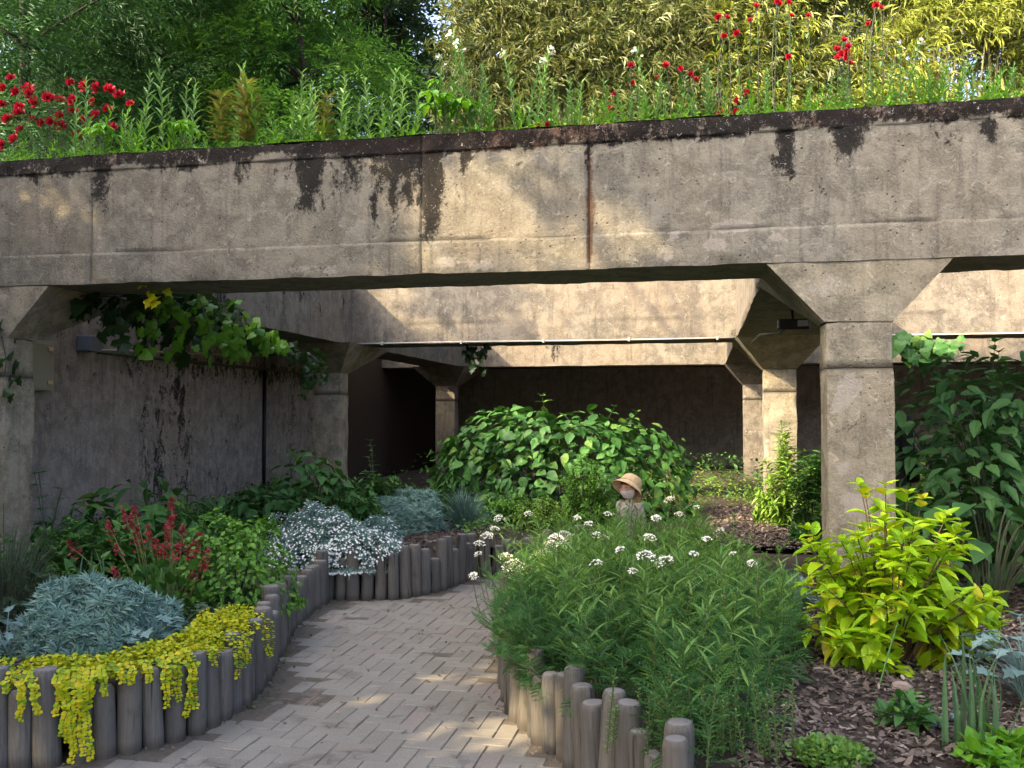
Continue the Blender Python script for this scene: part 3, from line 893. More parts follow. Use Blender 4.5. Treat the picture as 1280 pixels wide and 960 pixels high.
def palisade(label, line, seed, h0=.335, h1=.42):
    t = thing('log_edging', label, 'log edging', (*line[len(line) // 2], 0), 'log edgings along the path')
    rs = np.random.default_rng(seed)
    pts = resample(line, .004); k = 0; out = []
    c = np.array(t.location)
    r = .055
    while k < len(pts):
        r = rs.uniform(.047, .060)
        h = rs.choice([rs.uniform(h0 - .06, h0 + .01), rs.uniform(h0, h1 - .02), rs.uniform(h1 - .02, h1 + .04)])
        o = bpy.data.objects.new('log', log_mesh(h, r, rs.integers(1e6))); COL.objects.link(o); o.parent = t
        o.location = (pts[k][0] - c[0] + rs.normal(0, .006), pts[k][1] - c[1] + rs.normal(0, .006), 0); o.rotation_euler = (rs.normal(0, .02), rs.normal(0, .02), rs.uniform(0, 6.28))
        out.append((pts[k], r, h))
        k += int((r + .062) / .004)
    return out
LOGS_L = palisade('curved row of grey log posts holding the left bed under golden creeper', EDGE_L, 5)
LOGS_F = palisade('row of brown grey log posts across the far end of the path below the mulch', EDGE_F, 6)
LOGS_R = palisade('row of log posts at right half covered by yarrow', EDGE_R, 9)

# ------------------------------------------------------------------ plant builders
BZ = .26                                                  # bed soil height

def leaf_objs(root, tms, mats, pos, Mf, s, nmax=300, name='leaf', rest='foliage', smooth=False):
    pos = np.asarray(pos); n = len(pos)
    s = np.broadcast_to(np.asarray(s, float), (n,))
    d = np.linalg.norm(pos + np.array(root.location) - EYE, axis=1) - .25 * s / max(s.max(), 1e-6)
    order = np.argsort(d)
    mats = mats if isinstance(mats, list) else [mats]
    mes = []
    for tm in tms:
        g = Geo(); g.add(*tm); mes.append(g.mesh(name, mats[0], smooth))
    for i in order[:nmax]:
        o = bpy.data.objects.new(name, mes[int(i) % len(mes)]); COL.objects.link(o); o.parent = root
        m = (Mf[i].T * s[i])
        o.matrix_basis = Matrix([[*m[0], pos[i][0]], [*m[1], pos[i][1]], [*m[2], pos[i][2]], [0, 0, 0, 1]])
    left = order[nmax:]
    if len(left):
        g = Geo(); scatter(g, tms[0], pos[left], Mf[left], s[left])
        g.build(rest, mats[0], root, kind='stuff')

def foliage(root, tms, mat, pos, Mf, s, name='foliage'):
    g = Geo(); pos = np.asarray(pos); s = np.broadcast_to(np.asarray(s, float), (len(pos),))
    for k, tm in enumerate(tms):
        i = np.arange(k, len(pos), len(tms)); scatter(g, tm, pos[i], Mf[i], s[i])
    o = g.build(name, mat, root); o['kind'] = 'stuff'
    return o

def dome(n, rx, ry, h, low=-.1, lump=.25, seed=0, fill=0.0, h0=0.0):
    v = nrm(rng.normal(0, 1, (n * 3, 3))); v = v[v[:, 2] > low][:n]
    k = 1 + lump * 2 * (fbm(v * 2.2 + 5, seed, 3) - .5)
    if fill: k = k * (1 - fill * rng.random(len(v)) ** 2)
    return v * np.array([rx, ry, h - h0]) * k[:, None] + (0, 0, h0), v

def bezier(a, b, c, n):
    t = np.linspace(0, 1, n)[:, None]
    return a * (1 - t) ** 2 + 2 * b * t * (1 - t) + c * t * t

def bush(root, ntip, rx, ry, h, nodes=5, lsize=.14, h0=.1, low=-.05, lump=.25, seed=0, stem_mat=None, start=.4, srad=.004, droop=.1, tipsize=.55, fill=.45, whorl=2, up=.25):
    tips, _ = dome(ntip, rx, ry, h, low, lump, seed, fill, h0)
    g = Geo(); Pp, D, S, U = [], [], [], []
    for t in tips:
        base = np.array([t[0] * .22 + random.gauss(0, .02), t[1] * .22 + random.gauss(0, .02), 0])
        mid = np.array([t[0] * .55, t[1] * .55, t[2] * .62 + .05])
        pl = bezier(base, mid, t, 6)
        tube(g, pl, np.linspace(srad * 1.5, srad * .6, 6), 4, False)
        ph = random.uniform(0, 6)
        for k in range(nodes):
            f = start + (1 - start) * (k + .4) / nodes
            q = (1 - f) ** 2 * base + 2 * f * (1 - f) * mid + f * f * t
            tn = nrm(2 * (1 - f) * (mid - base) + 2 * f * (t - mid))
            e1 = nrm(np.cross(tn, (.3, .2, .93))); e2 = np.cross(tn, e1)
            for w in range(whorl):
                a = ph + k * (math.pi / 2 if whorl == 2 else 1.1) + w * 2 * math.pi / whorl
                dirn = nrm(e1 * math.cos(a) + e2 * math.sin(a) + tn * .35 + np.array([0, 0, up]) + rng.normal(0, .12, 3))
                Pp.append(q + dirn * .01); D.append(dirn); S.append(lsize * random.uniform(.7, 1.12) * (1 if k < nodes - 1 else .85)); U.append((0, 0, 1))
        for w in range(4):
            a = ph + w * 1.57 + .4
            dirn = nrm(np.array([math.cos(a), math.sin(a), .9 if w % 2 else .5]) + rng.normal(0, .1, 3))
            Pp.append(t); D.append(dirn); S.append(lsize * tipsize * random.uniform(.7, 1.1)); U.append((0, 0, 1))
    g.build('stems', stem_mat or M['stem_dark'], root)
    D = np.array(D)
    return np.array(Pp), frames(D, (0, 0, 1), .18), np.array(S)

def pinnate(n=7, w=.16):
    parts = [(t_blade(.035, .25, 3), np.eye(3), 1.0, np.zeros(3))]
    for i in range(n):
        y = .12 + .82 * i / n; l = w * math.sin(math.pi * (.25 + .7 * i / n)) + .03
        for sd in (1, -1):
            parts.append((NARROW, one_frame((sd, .75, .1 * sd * 0 + .15)), l, np.array([0, y * (1 - .06 * y), -.25 * y ** 2.4])))
    return combine(parts)

def layered(root, n, rx, ry, h, low=-.1, lump=.18, seed=0, lsize=.16, stem_mat=None, depth=.55, h0=.0, nstem=26, tilt=.55, flat=0.0, sq=1.0):
    """broad leaves lying like shingles over the outside of a bush"""
    pos, v = dome(n, rx, ry, h, low, lump, seed, depth, h0)
    e = pos / (rx, ry, h); pos = np.sign(e) * np.abs(e) ** sq * (rx, ry, h)
    if flat: pos[:, 2] = h0 + (pos[:, 2] - h0) * (1 - flat * 0) ; pos[:, 2] = np.minimum(pos[:, 2], h * (.93 + .1 * fbm(pos * 3, seed, 2)))
    pos[:, 2] = np.maximum(pos[:, 2], .03)
    nr = nrm(v * (1, 1, .7) + (0, 0, tilt) + rng.normal(0, .42, v.shape))
    t = np.cross(nr, nrm(rng.normal(0, 1, v.shape)))
    down = v * .9 + np.array([0, 0, -.35]) + rng.normal(0, .55, v.shape)
    down = down - nr * (down * nr).sum(1, keepdims=True)
    M_ = frames(nrm(down), nr)
    g = Geo()
    for k in range(nstem):
        a = pos[random.randrange(len(pos))] * .95
        tube(g, bezier(np.array([a[0] * .25, a[1] * .25, 0]), a * (.6, .6, .7), a, 6), .006, 4, False)
    g.build('stems', stem_mat or M['stem_dark'], root)
    return pos, M_, rng.uniform(.5, 1.15, len(pos)) * lsize

# leaf colours
M['creeper'] = leaf_mat('golden_creeper_leaf', (.33, .46, .010), (.66, .54, .012), .3, .5, (.16, .30, .01))
M['silver'] = leaf_mat('silver_blue_leaf', (.085, .185, .150), (.22, .35, .295), .12, .7)
M['miller'] = leaf_mat('silver_lobed_leaf', (.09, .165, .152), (.18, .28, .255), .1, .7)
M['fescue'] = leaf_mat('blue_fescue_blade', (.07, .145, .125), (.15, .25, .22), .12, .6)
M['spirea'] = leaf_mat('fresh_green_leaf', (.065, .19, .014), (.125, .29, .024), .28, .45)
M['hyd'] = leaf_mat('hydrangea_leaf', (.026, .10, .018), (.058, .17, .030), .22, .6, (.10, .20, .03))
M['hyd_dark'] = leaf_mat('dark_broad_leaf', (.026, .085, .022), (.055, .135, .034), .2, .55, None, .2)
M['gold'] = leaf_mat('golden_shrub_leaf', (.21, .42, .008), (.40, .57, .012), .35, .42, (.50, .46, .02))
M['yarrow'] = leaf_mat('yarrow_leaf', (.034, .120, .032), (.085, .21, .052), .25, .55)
M['yarrow_top'] = leaf_mat('yarrow_upper_leaf', (.075, .20, .036), (.18, .32, .06), .3, .55)  # lighter than the lower leaves, sunlight put into the colour
M['under'] = leaf_mat('undergrowth_leaf', (.032, .110, .018), (.08, .20, .03), .22, .5)
M['grey_green'] = leaf_mat('grey_green_leaf', (.045, .085, .045), (.08, .14, .075), .2, .6)
M['iris'] = leaf_mat('iris_blade', (.055, .125, .055), (.10, .20, .085), .2, .45)
M['lit_green'] = leaf_mat('light_green_leaf', (.11, .24, .025), (.22, .35, .05), .3, .5)
M['weed'] = leaf_mat('weed_leaf', (.095, .23, .050), (.18, .35, .095), .35, .5)
M['weed_bright'] = leaf_mat('bright_weed_leaf', (.09, .27, .018), (.19, .42, .03), .4, .45)
M['weed_red'] = leaf_mat('reddish_weed_leaf', (.17, .26, .04), (.25, .17, .06), .3, .5)
M['vine'] = leaf_mat('shaded_vine_leaf', (.010, .034, .008), (.024, .062, .012), .3, .4)  # leaf colour darkened to carry the shade under the beam
M['vine_fresh'] = leaf_mat('fresh_vine_leaf', (.10, .24, .015), (.17, .32, .03), .4, .4)
M['redwood'] = leaf_mat('redwood_needles', (.024, .085, .026), (.055, .145, .038), .35, .55)
M['dark_tree'] = leaf_mat('dark_tree_leaf', (.018, .045, .015), (.035, .075, .022), .2, .5)
M['fresh_tree'] = leaf_mat('fresh_tree_leaf', (.06, .17, .022), (.11, .26, .035), .4, .5)
M['bamboo'] = leaf_mat('shaded_bamboo_leaf', (.060, .095, .024), (.145, .165, .045), .3, .5, (.22, .21, .08))  # darker tone of the same bamboo, shade put into the leaf colour
M['bamboo_sunlit'] = leaf_mat('sunlit_bamboo_leaf', (.13, .18, .02), (.29, .32, .055), .3, .5)  # brighter copy for the right side, sunlight put into the leaf colour
M['cane'] = plain('bamboo_cane', (.16, .15, .07), .5, var=.3)
M['petal_white'] = leaf_mat('white_petal', (.80, .82, .80), (.88, .90, .90), .2, .6)
M['petal_cream'] = leaf_mat('yarrow_floret', (.74, .72, .60), (.86, .85, .76), .15, .7)
M['petal_red'] = leaf_mat('red_petal', (.28, .005, .02), (.52, .010, .042), .15, .5)
M['petal_coral'] = leaf_mat('coral_red_petal', (.24, .022, .034), (.42, .05, .065), .15, .5)
M['shade_leaf'] = leaf_mat('shade_tree_leaf', (.04, .09, .02), (.07, .14, .03), .3, .5)

# ------------------------------------------------------------------ left bed
def off(line, d):                                          # line shifted to the left of its run
    t = nrm(np.gradient(line, axis=0)); return line + np.c_[-t[:, 1], t[:, 0]] * d
line = resample(EDGE_L, .02)
keep = (np.arange(len(line)) < len(line))
pxs = lambda p: 640 + F_PX * ((p[:, 0] * _rt[0] + p[:, 1] * _rt[1]) / (p[:, 0] * _fw[0] + p[:, 1] * _fw[1]))
line = line[(pxs(line) > -90) & (pxs(line) < 332)]
c0 = np.array([*line[len(line) // 2], BZ])
cr = thing('creeping_jenny', 'mat of golden yellow creeper spilling over the left log posts', 'creeper', c0)
LN = off(line, 1.0) - line                                 # unit normals into the bed
n = 5200
i = rng.integers(0, len(line), n)
ww = .42 * (0.5 + .5 * fbm(np.c_[i * .02, i * 0, i * 0], 61, 2)) + .10 * np.clip((len(line) * .55 - i) / len(line), 0, 1)
dd = -.035 + rng.random(n) ** .9 * ww
q = line[i] + LN[i] * dd[:, None]
z = .33 + .05 * fbm(np.c_[q * 6, q[:, :1] * 0], 62, 3) + rng.uniform(-.02, .035, n) + .03 * np.sin(np.clip(dd / .4, 0, 1) * 3.1)
dv = np.c_[rng.normal(0, 1, (n, 2)), rng.normal(.1, .35, n)]
foliage(cr, [ROUND], M['creeper'], np.c_[q, z] - c0, frames(dv, (0, 0, 1), .35), rng.uniform(.016, .028, n), 'mat_foliage')
i = rng.integers(0, len(line), 700)
q = line[i] + LN[i] * rng.uniform(.3, .62, 700)[:, None]
foliage(cr, [ROUND], M['spirea'], np.c_[q, .31 + rng.uniform(0, .03, 700)] - c0, frames(np.c_[rng.normal(0, 1, (700, 2)), rng.normal(.1, .3, 700)], jit=.3), .025, 'green_edge_foliage')
strands = [(42, 850, 898, 3), (50, 850, 890, 3), (80, 850, 915, 3), (90, 850, 938, 5), (98, 850, 946, 5), (106, 850, 944, 5), (112, 850, 935, 4), (86, 850, 925, 4), (76, 850, 890, 3), (120, 855, 880, 3), (126, 850, 872, 2), (131, 850, 866, 2), (201, 840, 880, 4), (207, 845, 866, 3),
           (222, 838, 872, 4), (228, 840, 892, 4), (233, 850, 882, 3), (282, 805, 842, 4), (290, 800, 832, 4), (296, 802, 826, 3), (314, 785, 818, 3), (324, 785, 816, 3), (20, 850, 862, 2), (150, 832, 850, 2), (165, 838, 852, 2), (183, 836, 848, 2), (255, 815, 830, 2)]
for sx, yt, yb, dens in strands:
    k = np.argmin(np.abs(pxs(line) - sx))
    base = line[k] - LN[k] * .075
    dep = base @ _fw[:2]
    zt = .41; zb = max(.02, CAM_H - (yb - 519) * dep / F_PX)
    g = Geo(); m = int((zt - zb) / .014) + 4
    t = np.linspace(0, 1, m)
    wob = np.cumsum(rng.normal(0, .0035, (m, 2)), 0)
    pl = np.c_[line[k][0] + (base[0] - line[k][0]) * np.clip(t * 4 + .2, 0, 1) + wob[:, 0], line[k][1] + (base[1] - line[k][1]) * np.clip(t * 4 + .2, 0, 1) + wob[:, 1], zt + (zb - zt) * t]
    tube(g, pl - c0, .0018, 4, False, 1)
    pos = np.repeat(pl, 2, 0) - c0
    sg = np.tile([1, -1], m)
    tl = np.array([_rt[0], _rt[1], 0])
    dv = tl * sg[:, None] + np.c_[-LN[k][0] * .5 + rng.normal(0, .2, 2 * m), -LN[k][1] * .5 + rng.normal(0, .2, 2 * m), rng.normal(-.2, .2, 2 * m)]
    scatter(g, ROUND, pos, frames(dv, (-LN[k][0], -LN[k][1], .9), .2), rng.uniform(.018, .028, 2 * m) * (1.1 - .35 * np.repeat(t, 2)))
    g.build('trailing_strand', [M['creeper'], M['stem']], cr)

# silver mounds: many small tufts of narrow leaflets
TUFT = rosette(t_diamond(.24, .15, .3), 11, (.1, 1.25))
def mound(name, label, cat, px, depth, rx, ry, h, n, ts, mat, low=-.15, z=BZ, lump=.6, seed=0, tm=None, group=None):
    p = at(px, depth, z)
    t = thing(name, label, cat, p, group)
    pos, v = dome(n, rx, ry, h, low, lump, seed, .35)
    pos[:, 2] = np.maximum(pos[:, 2], .01)
    foliage(t, tm or [TUFT], mat, pos, frames(v + rng.normal(0, .25, v.shape) + (0, 0, .5), (0.1, 1, .2), .4), np.where(rng.random(len(pos)) < .12, 1.9, rng.uniform(.7, 1.3, len(pos))) * ts)
    g = Geo()
    for k in range(40):
        a = pos[random.randrange(len(pos))]
        tube(g, bezier(np.array([a[0] * .15, a[1] * .15, 0]), a * (.4, .4, .8), a * .96, 5), .003, 4, False)
    g.build('stems', M['stem'], t)
    return t
mound('silver_mound', 'large silver blue mound of fine leaves behind the golden creeper', 'artemisia', 125, 5.15, .43, .36, .31, 3000, .044, M['silver'], seed=3)
mound('silver_mound', 'smaller silver blue mound on the mulch beside the blue grass tuft', 'artemisia', 508, 10.3, .44, .36, .40, 2200, .050, M['silver'], seed=4)

def lobed_plant(label, px, depth, n, ls, h, mat, z=BZ, spread=.18, cat='silver leaf plant', name='dusty_miller'):
    t = thing(name, label, cat, at(px, depth, z))
    g = Geo(); Pp, D = [], []
    for k in range(n):
        a = k * 2.4 + random.uniform(-.3, .3); r = spread * math.sqrt((k + 1) / n)
        tip = np.array([math.cos(a) * r, math.sin(a) * r, h * random.uniform(.45, 1.0) * (1 - .45 * (k + 1) / n)])
        tube(g, bezier(np.zeros(3), tip * (.3, .3, .9), tip, 5), .003, 4, False)
        Pp.append(tip); D.append((math.cos(a), math.sin(a), random.uniform(-.2, .55)))
    g.build('stalks', mat, t)
    leaf_objs(t, [MILLER], mat, np.array(Pp), frames(np.array(D), jit=.3), rng.uniform(.75, 1.15, n) * ls)
    return t
lobed_plant('silver lobed leaves left of the large silver mound at the photo edge', 14, 5.0, 36, .10, .26, M['miller'], spread=.22)
lobed_plant('silver lobed leaves right of the large silver mound', 190, 5.05, 34, .10, .22, M['miller'], spread=.2)
lobed_plant('low dark green lobed leaves behind the golden creeper under the red flowers', 232, 5.6, 26, .13, .16, M['grey_green'], spread=.3, cat='leafy plant', name='lobed_plant')
lobed_plant('grey green lobed leaves behind the large silver mound at left', 35, 5.9, 26, .17, .35, M['grey_green'], spread=.3, cat='leafy plant', name='lobed_plant')

# coral red flower spikes
t = thing('coral_flower', 'clump of coral red flower spikes above dark leaves in the left bed', 'red flowers', at(215, 6.05, BZ))
T0 = np.array(t.location)
lf = rosette(t_ovate(.8, .1, .3, .45), 5, (-.1, .6))
pos, v = dome(170, .46, .4, .34, -.1, .2, 8, .6)
foliage(t, [OVATE_W], M['under'], pos, frames(v + (0, 0, .4), jit=.4), rng.uniform(.06, .11, len(pos)))
g = Geo()
spk = [(145, 718, 8), (147, 690, 0), (90, 685, 14), (137, 661, 12), (157, 648, 20), (166, 655, 16), (172, 672, 20), (186, 668, 16), (208, 672, 26), (215, 635, 20), (203, 690, 12), (228, 668, 18), (239, 690, 20), (247, 680, 22), (258, 698, 18), (262, 708, 14), (252, 718, 14), (234, 700, 18), (222, 690, 14), (240, 715, 12), (213, 655, 12), (195, 684, 12), (169, 640, 8)]
FLR = combine([(t_diamond(.6, .2, .1), one_frame((math.cos(a), math.sin(a), .6)), .8, np.zeros(3)) for a in np.arange(5) * 1.257])
for sx, sy, ln in spk:
    top = P(sx, sy, 6.05 + random.uniform(-.25, .25)) - T0
    bs = np.array([top[0] * .5, top[1] * .5, .05])
    tube(g, bezier(bs, np.array([top[0] * .7, top[1] * .8, top[2] * .7]), top, 6), .003, 4, False)
    gg = Geo(); L = max(.10, ln * 6.05 / F_PX * 1.6); m = int(18 + ln * 1.4)
    ax = nrm(np.array([top[0] * .5, top[1] * .5, top[2]]))
    f = rng.random(m)
    pp = top + ax * ((f - .55) * L)[:, None] + rng.normal(0, .012, (m, 3)) * (1.5 - f[:, None])
    scatter(gg, FLR, pp, frames(rng.normal(0, 1, (m, 3)), jit=.3), rng.uniform(.014, .024, m))
    gg.build('flower_spike', M['petal_coral'], t)
g.build('flower_stalks', M['weed_red'], t)

def blades(name, label, cat, loc, n, h, w, mat, spread=.06, lean=.35, group=None, droop=(.1, .6), part='blade'):
    t = thing(name, label, cat, loc, group)
    for k in range(n):
        a = random.uniform(0, 6.28); e = random.uniform(.0, lean)
        hh = h * random.uniform(.6, 1.05)
        g = Geo(); g.add(*t_blade(w / hh, random.uniform(*droop) * (.4 + e), 6))
        o = g.build(part, mat, t)
        d = nrm(np.array([math.cos(a) * e, math.sin(a) * e, 1.0]))
        m = one_frame(d, (math.cos(a), math.sin(a), .1)).T * hh
        o.matrix_basis = Matrix([[*m[0], random.gauss(0, spread)], [*m[1], random.gauss(0, spread)], [*m[2], 0], [0, 0, 0, 1]])
    return t
blades('iris', 'narrow upright strap leaves beside the coral red flowers', 'iris', at(118, 6.0, BZ), 13, .50, .022, M['iris'], .06, .35)

# leafy shrubs of the left bed
HEART = [t_ovate(.74, .10, .30, .40), t_ovate(.66, .14, .40, .40), t_ovate(.80, .06, .22, .38)]
def big_leaf_bush(name, label, cat, px, depth, rx, ry, h, n, lsize, mat, tms, seed, z=BZ, low=-.1, lump=.18, big=300, flat=0, depthf=.5, **kw):
    t = thing(name, label, cat, at(px, depth, z))
    a, b, c = layered(t, n, rx, ry, h, low, lump, seed, lsize, None, depthf, 0, flat=flat, **kw)
    leaf_objs(t, tms, mat, a, b, c, big)
    return t
def small_shrub(name, label, cat, px, depth, rx, ry, h, ntip, lsize, mat, tms=None, z=BZ, nodes=6, seed=0, low=-.15, lump=.25, stem=None, group=None, whorl=2, big=0):
    t = thing(name, label, cat, at(px, depth, z), group)
    a, b, c = bush(t, ntip, rx, ry, h, nodes, lsize, .05, low, lump, seed, stem, whorl=whorl)
    a[:, 2] = np.maximum(a[:, 2], .01)
    if big: leaf_objs(t, tms or [OVATE, t_ovate(.62, .12, .32), t_ovate(.5, .22, .15)], mat, a, b, c, big)
    else: foliage(t, tms or [OVATE], mat, a, b, c)
    return t
big_leaf_bush('green_shrub', 'rounded bright green shrub bulging over the left log posts', 'shrub', 300, 6.3, .40, .42, .66, 2300, .050, M['spirea'], [t_ovate(.62, .12, .3)], 11, low=-.3, lump=.3, depthf=.4)
big_leaf_bush('broad_leaf_plant', 'broad green leaves along the foot of the dark wall', 'leafy plant', 185, 8.2, 1.05, .5, .66, 420, .20, M['hyd'], [t_ovate(.45, .2, .35), t_ovate(.38, .15, .5)], 12, lump=.3)
small_shrub('broad_leaf_plant', 'dark green bush behind the coral flowers by the left pillar', 'leafy plant', 120, 6.9, .6, .4, .55, 70, .12, M['under'], seed=13, nodes=4)
small_shrub('feathery_shrub', 'grey green feathery shrub at the left edge by the near pillar', 'shrub', 12, 5.75, .38, .35, .72, 160, .055, M['grey_green'], [pinnate(3, .24)], seed=14, nodes=6, whorl=3)
big_leaf_bush('hydrangea', 'small dark green hydrangea in front of the left middle pillar', 'hydrangea', 388, 9.3, .50, .42, .95, 420, .15, M['hyd'], [t_ovate(.6, .12, .35), t_ovate(.55, .16, .25)], 15)
big_leaf_bush('hydrangea', 'low dark hydrangea behind the white flower carpet by the wall', 'hydrangea', 325, 8.9, .5, .4, .58, 340, .15, M['hyd_dark'], [t_ovate(.6, .12, .35)], 16, big=220)
small_shrub('leafy_weeds', 'mixed green weeds left of the big hydrangea under the beam', 'weeds', 470, 10.6, .75, .4, .66, 110, .11, M['under'], [OVATE_N], seed=17, nodes=6, whorl=3)
small_shrub('leafy_weeds', 'low green weeds beside the small dark hydrangea', 'weeds', 440, 9.9, .45, .35, .5, 70, .11, M['hyd'], [OVATE_N], seed=18, nodes=5, whorl=3)
big_leaf_bush('hydrangea', 'big broad hydrangea with heart shaped leaves in the dark middle', 'hydrangea', 702, 11.9, 1.72, .85, 1.42, 1900, .165, M['hyd'], HEART, 19, low=-.15, lump=.30, flat=1, depthf=.40, nstem=60, sq=.80)
hb = [o for o in COL.objects if o.get('label', '').startswith('big broad hydrangea')][0]
a, b, c = bush(hb, 26, 1.62, .75, 1.52, 3, .15, .25, .15, .5, 119, M['stem_dark'], start=.6, fill=.1)
foliage(hb, [HEART[0]], M['hyd'], a, b, c, 'shoots')
small_shrub('fine_leaf_shrub', 'small fine leaved shrub in front of the big hydrangea', 'shrub', 733, 10.4, .42, .35, .80, 130, .065, M['spirea'], [OVATE_N], seed=20, nodes=7, whorl=3)
small_shrub('low_bush', 'low fresh green bush right of the blue grass tuft', 'bush', 632, 10.9, .40, .3, .42, 130, .05, M['spirea'], seed=21, nodes=6)
small_shrub('low_bush', 'low green bush behind the silver mound by the hydrangea', 'bush', 560, 11.4, .5, .3, .42, 110, .06, M['under'], seed=22, nodes=6)
small_shrub('low_bush', 'low yellow green bush left of the person in the straw hat', 'bush', 682, 10.3, .40, .3, .42, 110, .05, M['lit_green'], seed=23, nodes=6)

# thin weeds by the wall
for px, dep, h, lab in ((62, 7.7, .85, 'thin dark weed standing before the grey wall beside the left pillar'), (470, 10.9, 1.05, 'thin bare twig weed in front of the dark gap right of the left middle pillar')):
    t = thing('thin_weed', lab, 'weed', at(px, dep, BZ))
    g = Geo(); Pp, D = [], []
    for k in range(3):
        tip = np.array([random.uniform(-.18, .18), random.uniform(-.1, .1), h * random.uniform(.7, 1)])
        pl = bezier(np.zeros(3), tip * (.2, .2, .5), tip, 9); tube(g, pl, .005, 4, False)
        for j in range(2, 9):
            for w in range(3):
                a = random.uniform(0, 6.28); Pp.append(pl[j]); D.append((math.cos(a), math.sin(a), .5))
    g.build('stems', M['stem_dark'], t)
    foliage(t, [OVATE_N], M['under'], np.array(Pp), frames(np.array(D)), rng.uniform(.05, .10, len(Pp)))

# white flower carpet and blue grass
t = thing('snow_in_summer', 'carpet of tiny white flowers on silver leaves over the log posts', 'white flowers', at(418, 8.25, BZ))
pos, v = dome(5600, .72, .58, .40, -.3, .6, 31, .3)
pos[:, 2] = np.maximum(pos[:, 2], -.02)
foliage(t, [TUFT], M['silver'], pos[:2400] * .98, frames(v[:2400] + (0, 0, .5), (.1, 1, .2), .4), rng.uniform(.03, .06, 2400))
FL5 = combine([(t_diamond(.75, .05, .1), one_frame((math.cos(a), math.sin(a), .25)), 1.0, np.zeros(3)) for a in np.arange(5) * 1.257])
FL5 = (FL5[0][:, [0, 2, 1]] * (1, 1, -1), FL5[1], FL5[2])
sel = (fbm(pos * 3.0, 33, 2) + .25 * (pos[:, 2] / .4) > .43)
pf, vf = pos[sel] * 1.04, v[sel]
foliage(t, [FL5], M['petal_white'], pf, frames(vf + rng.normal(0, .3, vf.shape) + np.array([0, -.25, .35]), (.1, 1, .2), .3), rng.uniform(.008, .014, len(pf)), 'flowers')
g = Geo()
for k in range(260):
    a = pos[random.randrange(len(pos))]
    tube(g, [a * .9, a * 1.06], .0015, 3, False)
g.build('stems', M['silver'], t)
nb = 520
t = thing('blue_fescue', 'spiky blue grey grass tuft between two silver and green mounds', 'ornamental grass', at(581, 10.4, BZ))
a = rng.uniform(0, 6.28, nb); e = np.abs(rng.normal(.0, .62, nb))
dv = np.c_[np.cos(a) * np.sin(e), np.sin(a) * np.sin(e), np.cos(e)]
foliage(t, [t_blade(.022, .45, 5), t_blade(.02, .25, 5)], M['fescue'], np.c_[rng.normal(0, .03, (nb, 2)), np.zeros(nb)], frames(dv, (.05, .05, 1), .2), rng.uniform(.34, .56, nb), 'blades')

# undergrowth so that no bare soil shows between the plants
def ground_cover(label_name, region, n, s, mat, tm=OVATE_S, zr=(.02, .16)):
    pts = []
    (x0, y0), (x1, y1) = region.min(0), region.max(0)
    while len(pts) < n:
        c = rng.uniform((x0, y0), (x1, y1), (n, 2)); pts += [p for p in c if inside(p, region)]
    pts = np.array(pts[:n])
    hgt = (.3 + .9 * fbm(np.c_[pts * 1.6, pts[:, :1] * 0], 17, 3)) * rng.uniform(zr[0], zr[1], n)
    g = Geo()
    scatter(g, tm, np.c_[pts, zbed(pts[:, 0], pts[:, 1]) + hgt], frames(np.c_[rng.normal(0, 1, (n, 2)), rng.uniform(.0, 1.0, n)], jit=.3), rng.uniform(.6, 1.2, n) * s)
    o = g.build(label_name, mat); o['kind'] = 'stuff'
ground_cover('ground_cover', np.array([G(-60, 760, BZ)[:2], G(230, 770, BZ)[:2], G(330, 700, BZ)[:2], G(370, 650, BZ)[:2], [-6.4, 13], [-6.4, 6]]), 4200, .075, M['under'], zr=(.02, .34))
ground_cover('ground_cover', np.array([[-6.2, 9.5], G(430, 655, BZ)[:2], G(600, 655, BZ)[:2], G(820, 640, BZ)[:2], [-.5, 13.0], [-6.2, 14]]), 3600, .075, M['under'], zr=(.02, .3))
ground_cover('ground_cover', np.array([G(800, 652, BZ)[:2], G(925, 632, BZ)[:2], G(1000, 625, BZ)[:2], [2.0, 13.2], [-1.2, 13.2]]), 3400, .05, M['lit_green'], zr=(.02, .30))
ground_cover('ground_cover', np.array([G(1125, 720, BZ)[:2], G(1400, 720, BZ)[:2], [6.5, 12], [1.7, 12]]), 3000, .08, M['under'], zr=(.02, .4))
ground_cover('ground_cover', np.array([G(560, 716, .0)[:2] + (0, .15), G(690, 708, .0)[:2], G(780, 640, BZ)[:2], G(600, 650, BZ)[:2]]), 900, .06, M['yarrow_top'], zr=(.02, .22))

ground_cover('ground_cover', np.array([[-5.0, 13.2], [9, 13.2], [9, 22], [-5, 22]]), 3800, .10, M['under'], zr=(.05, .7))
ground_cover('ground_cover', poly_px([(820, 640), (925, 634), (1010, 640), (1010, 612), (820, 612)], BZ), 2200, .06, M['lit_green'], OVATE_N, zr=(.05, .5))

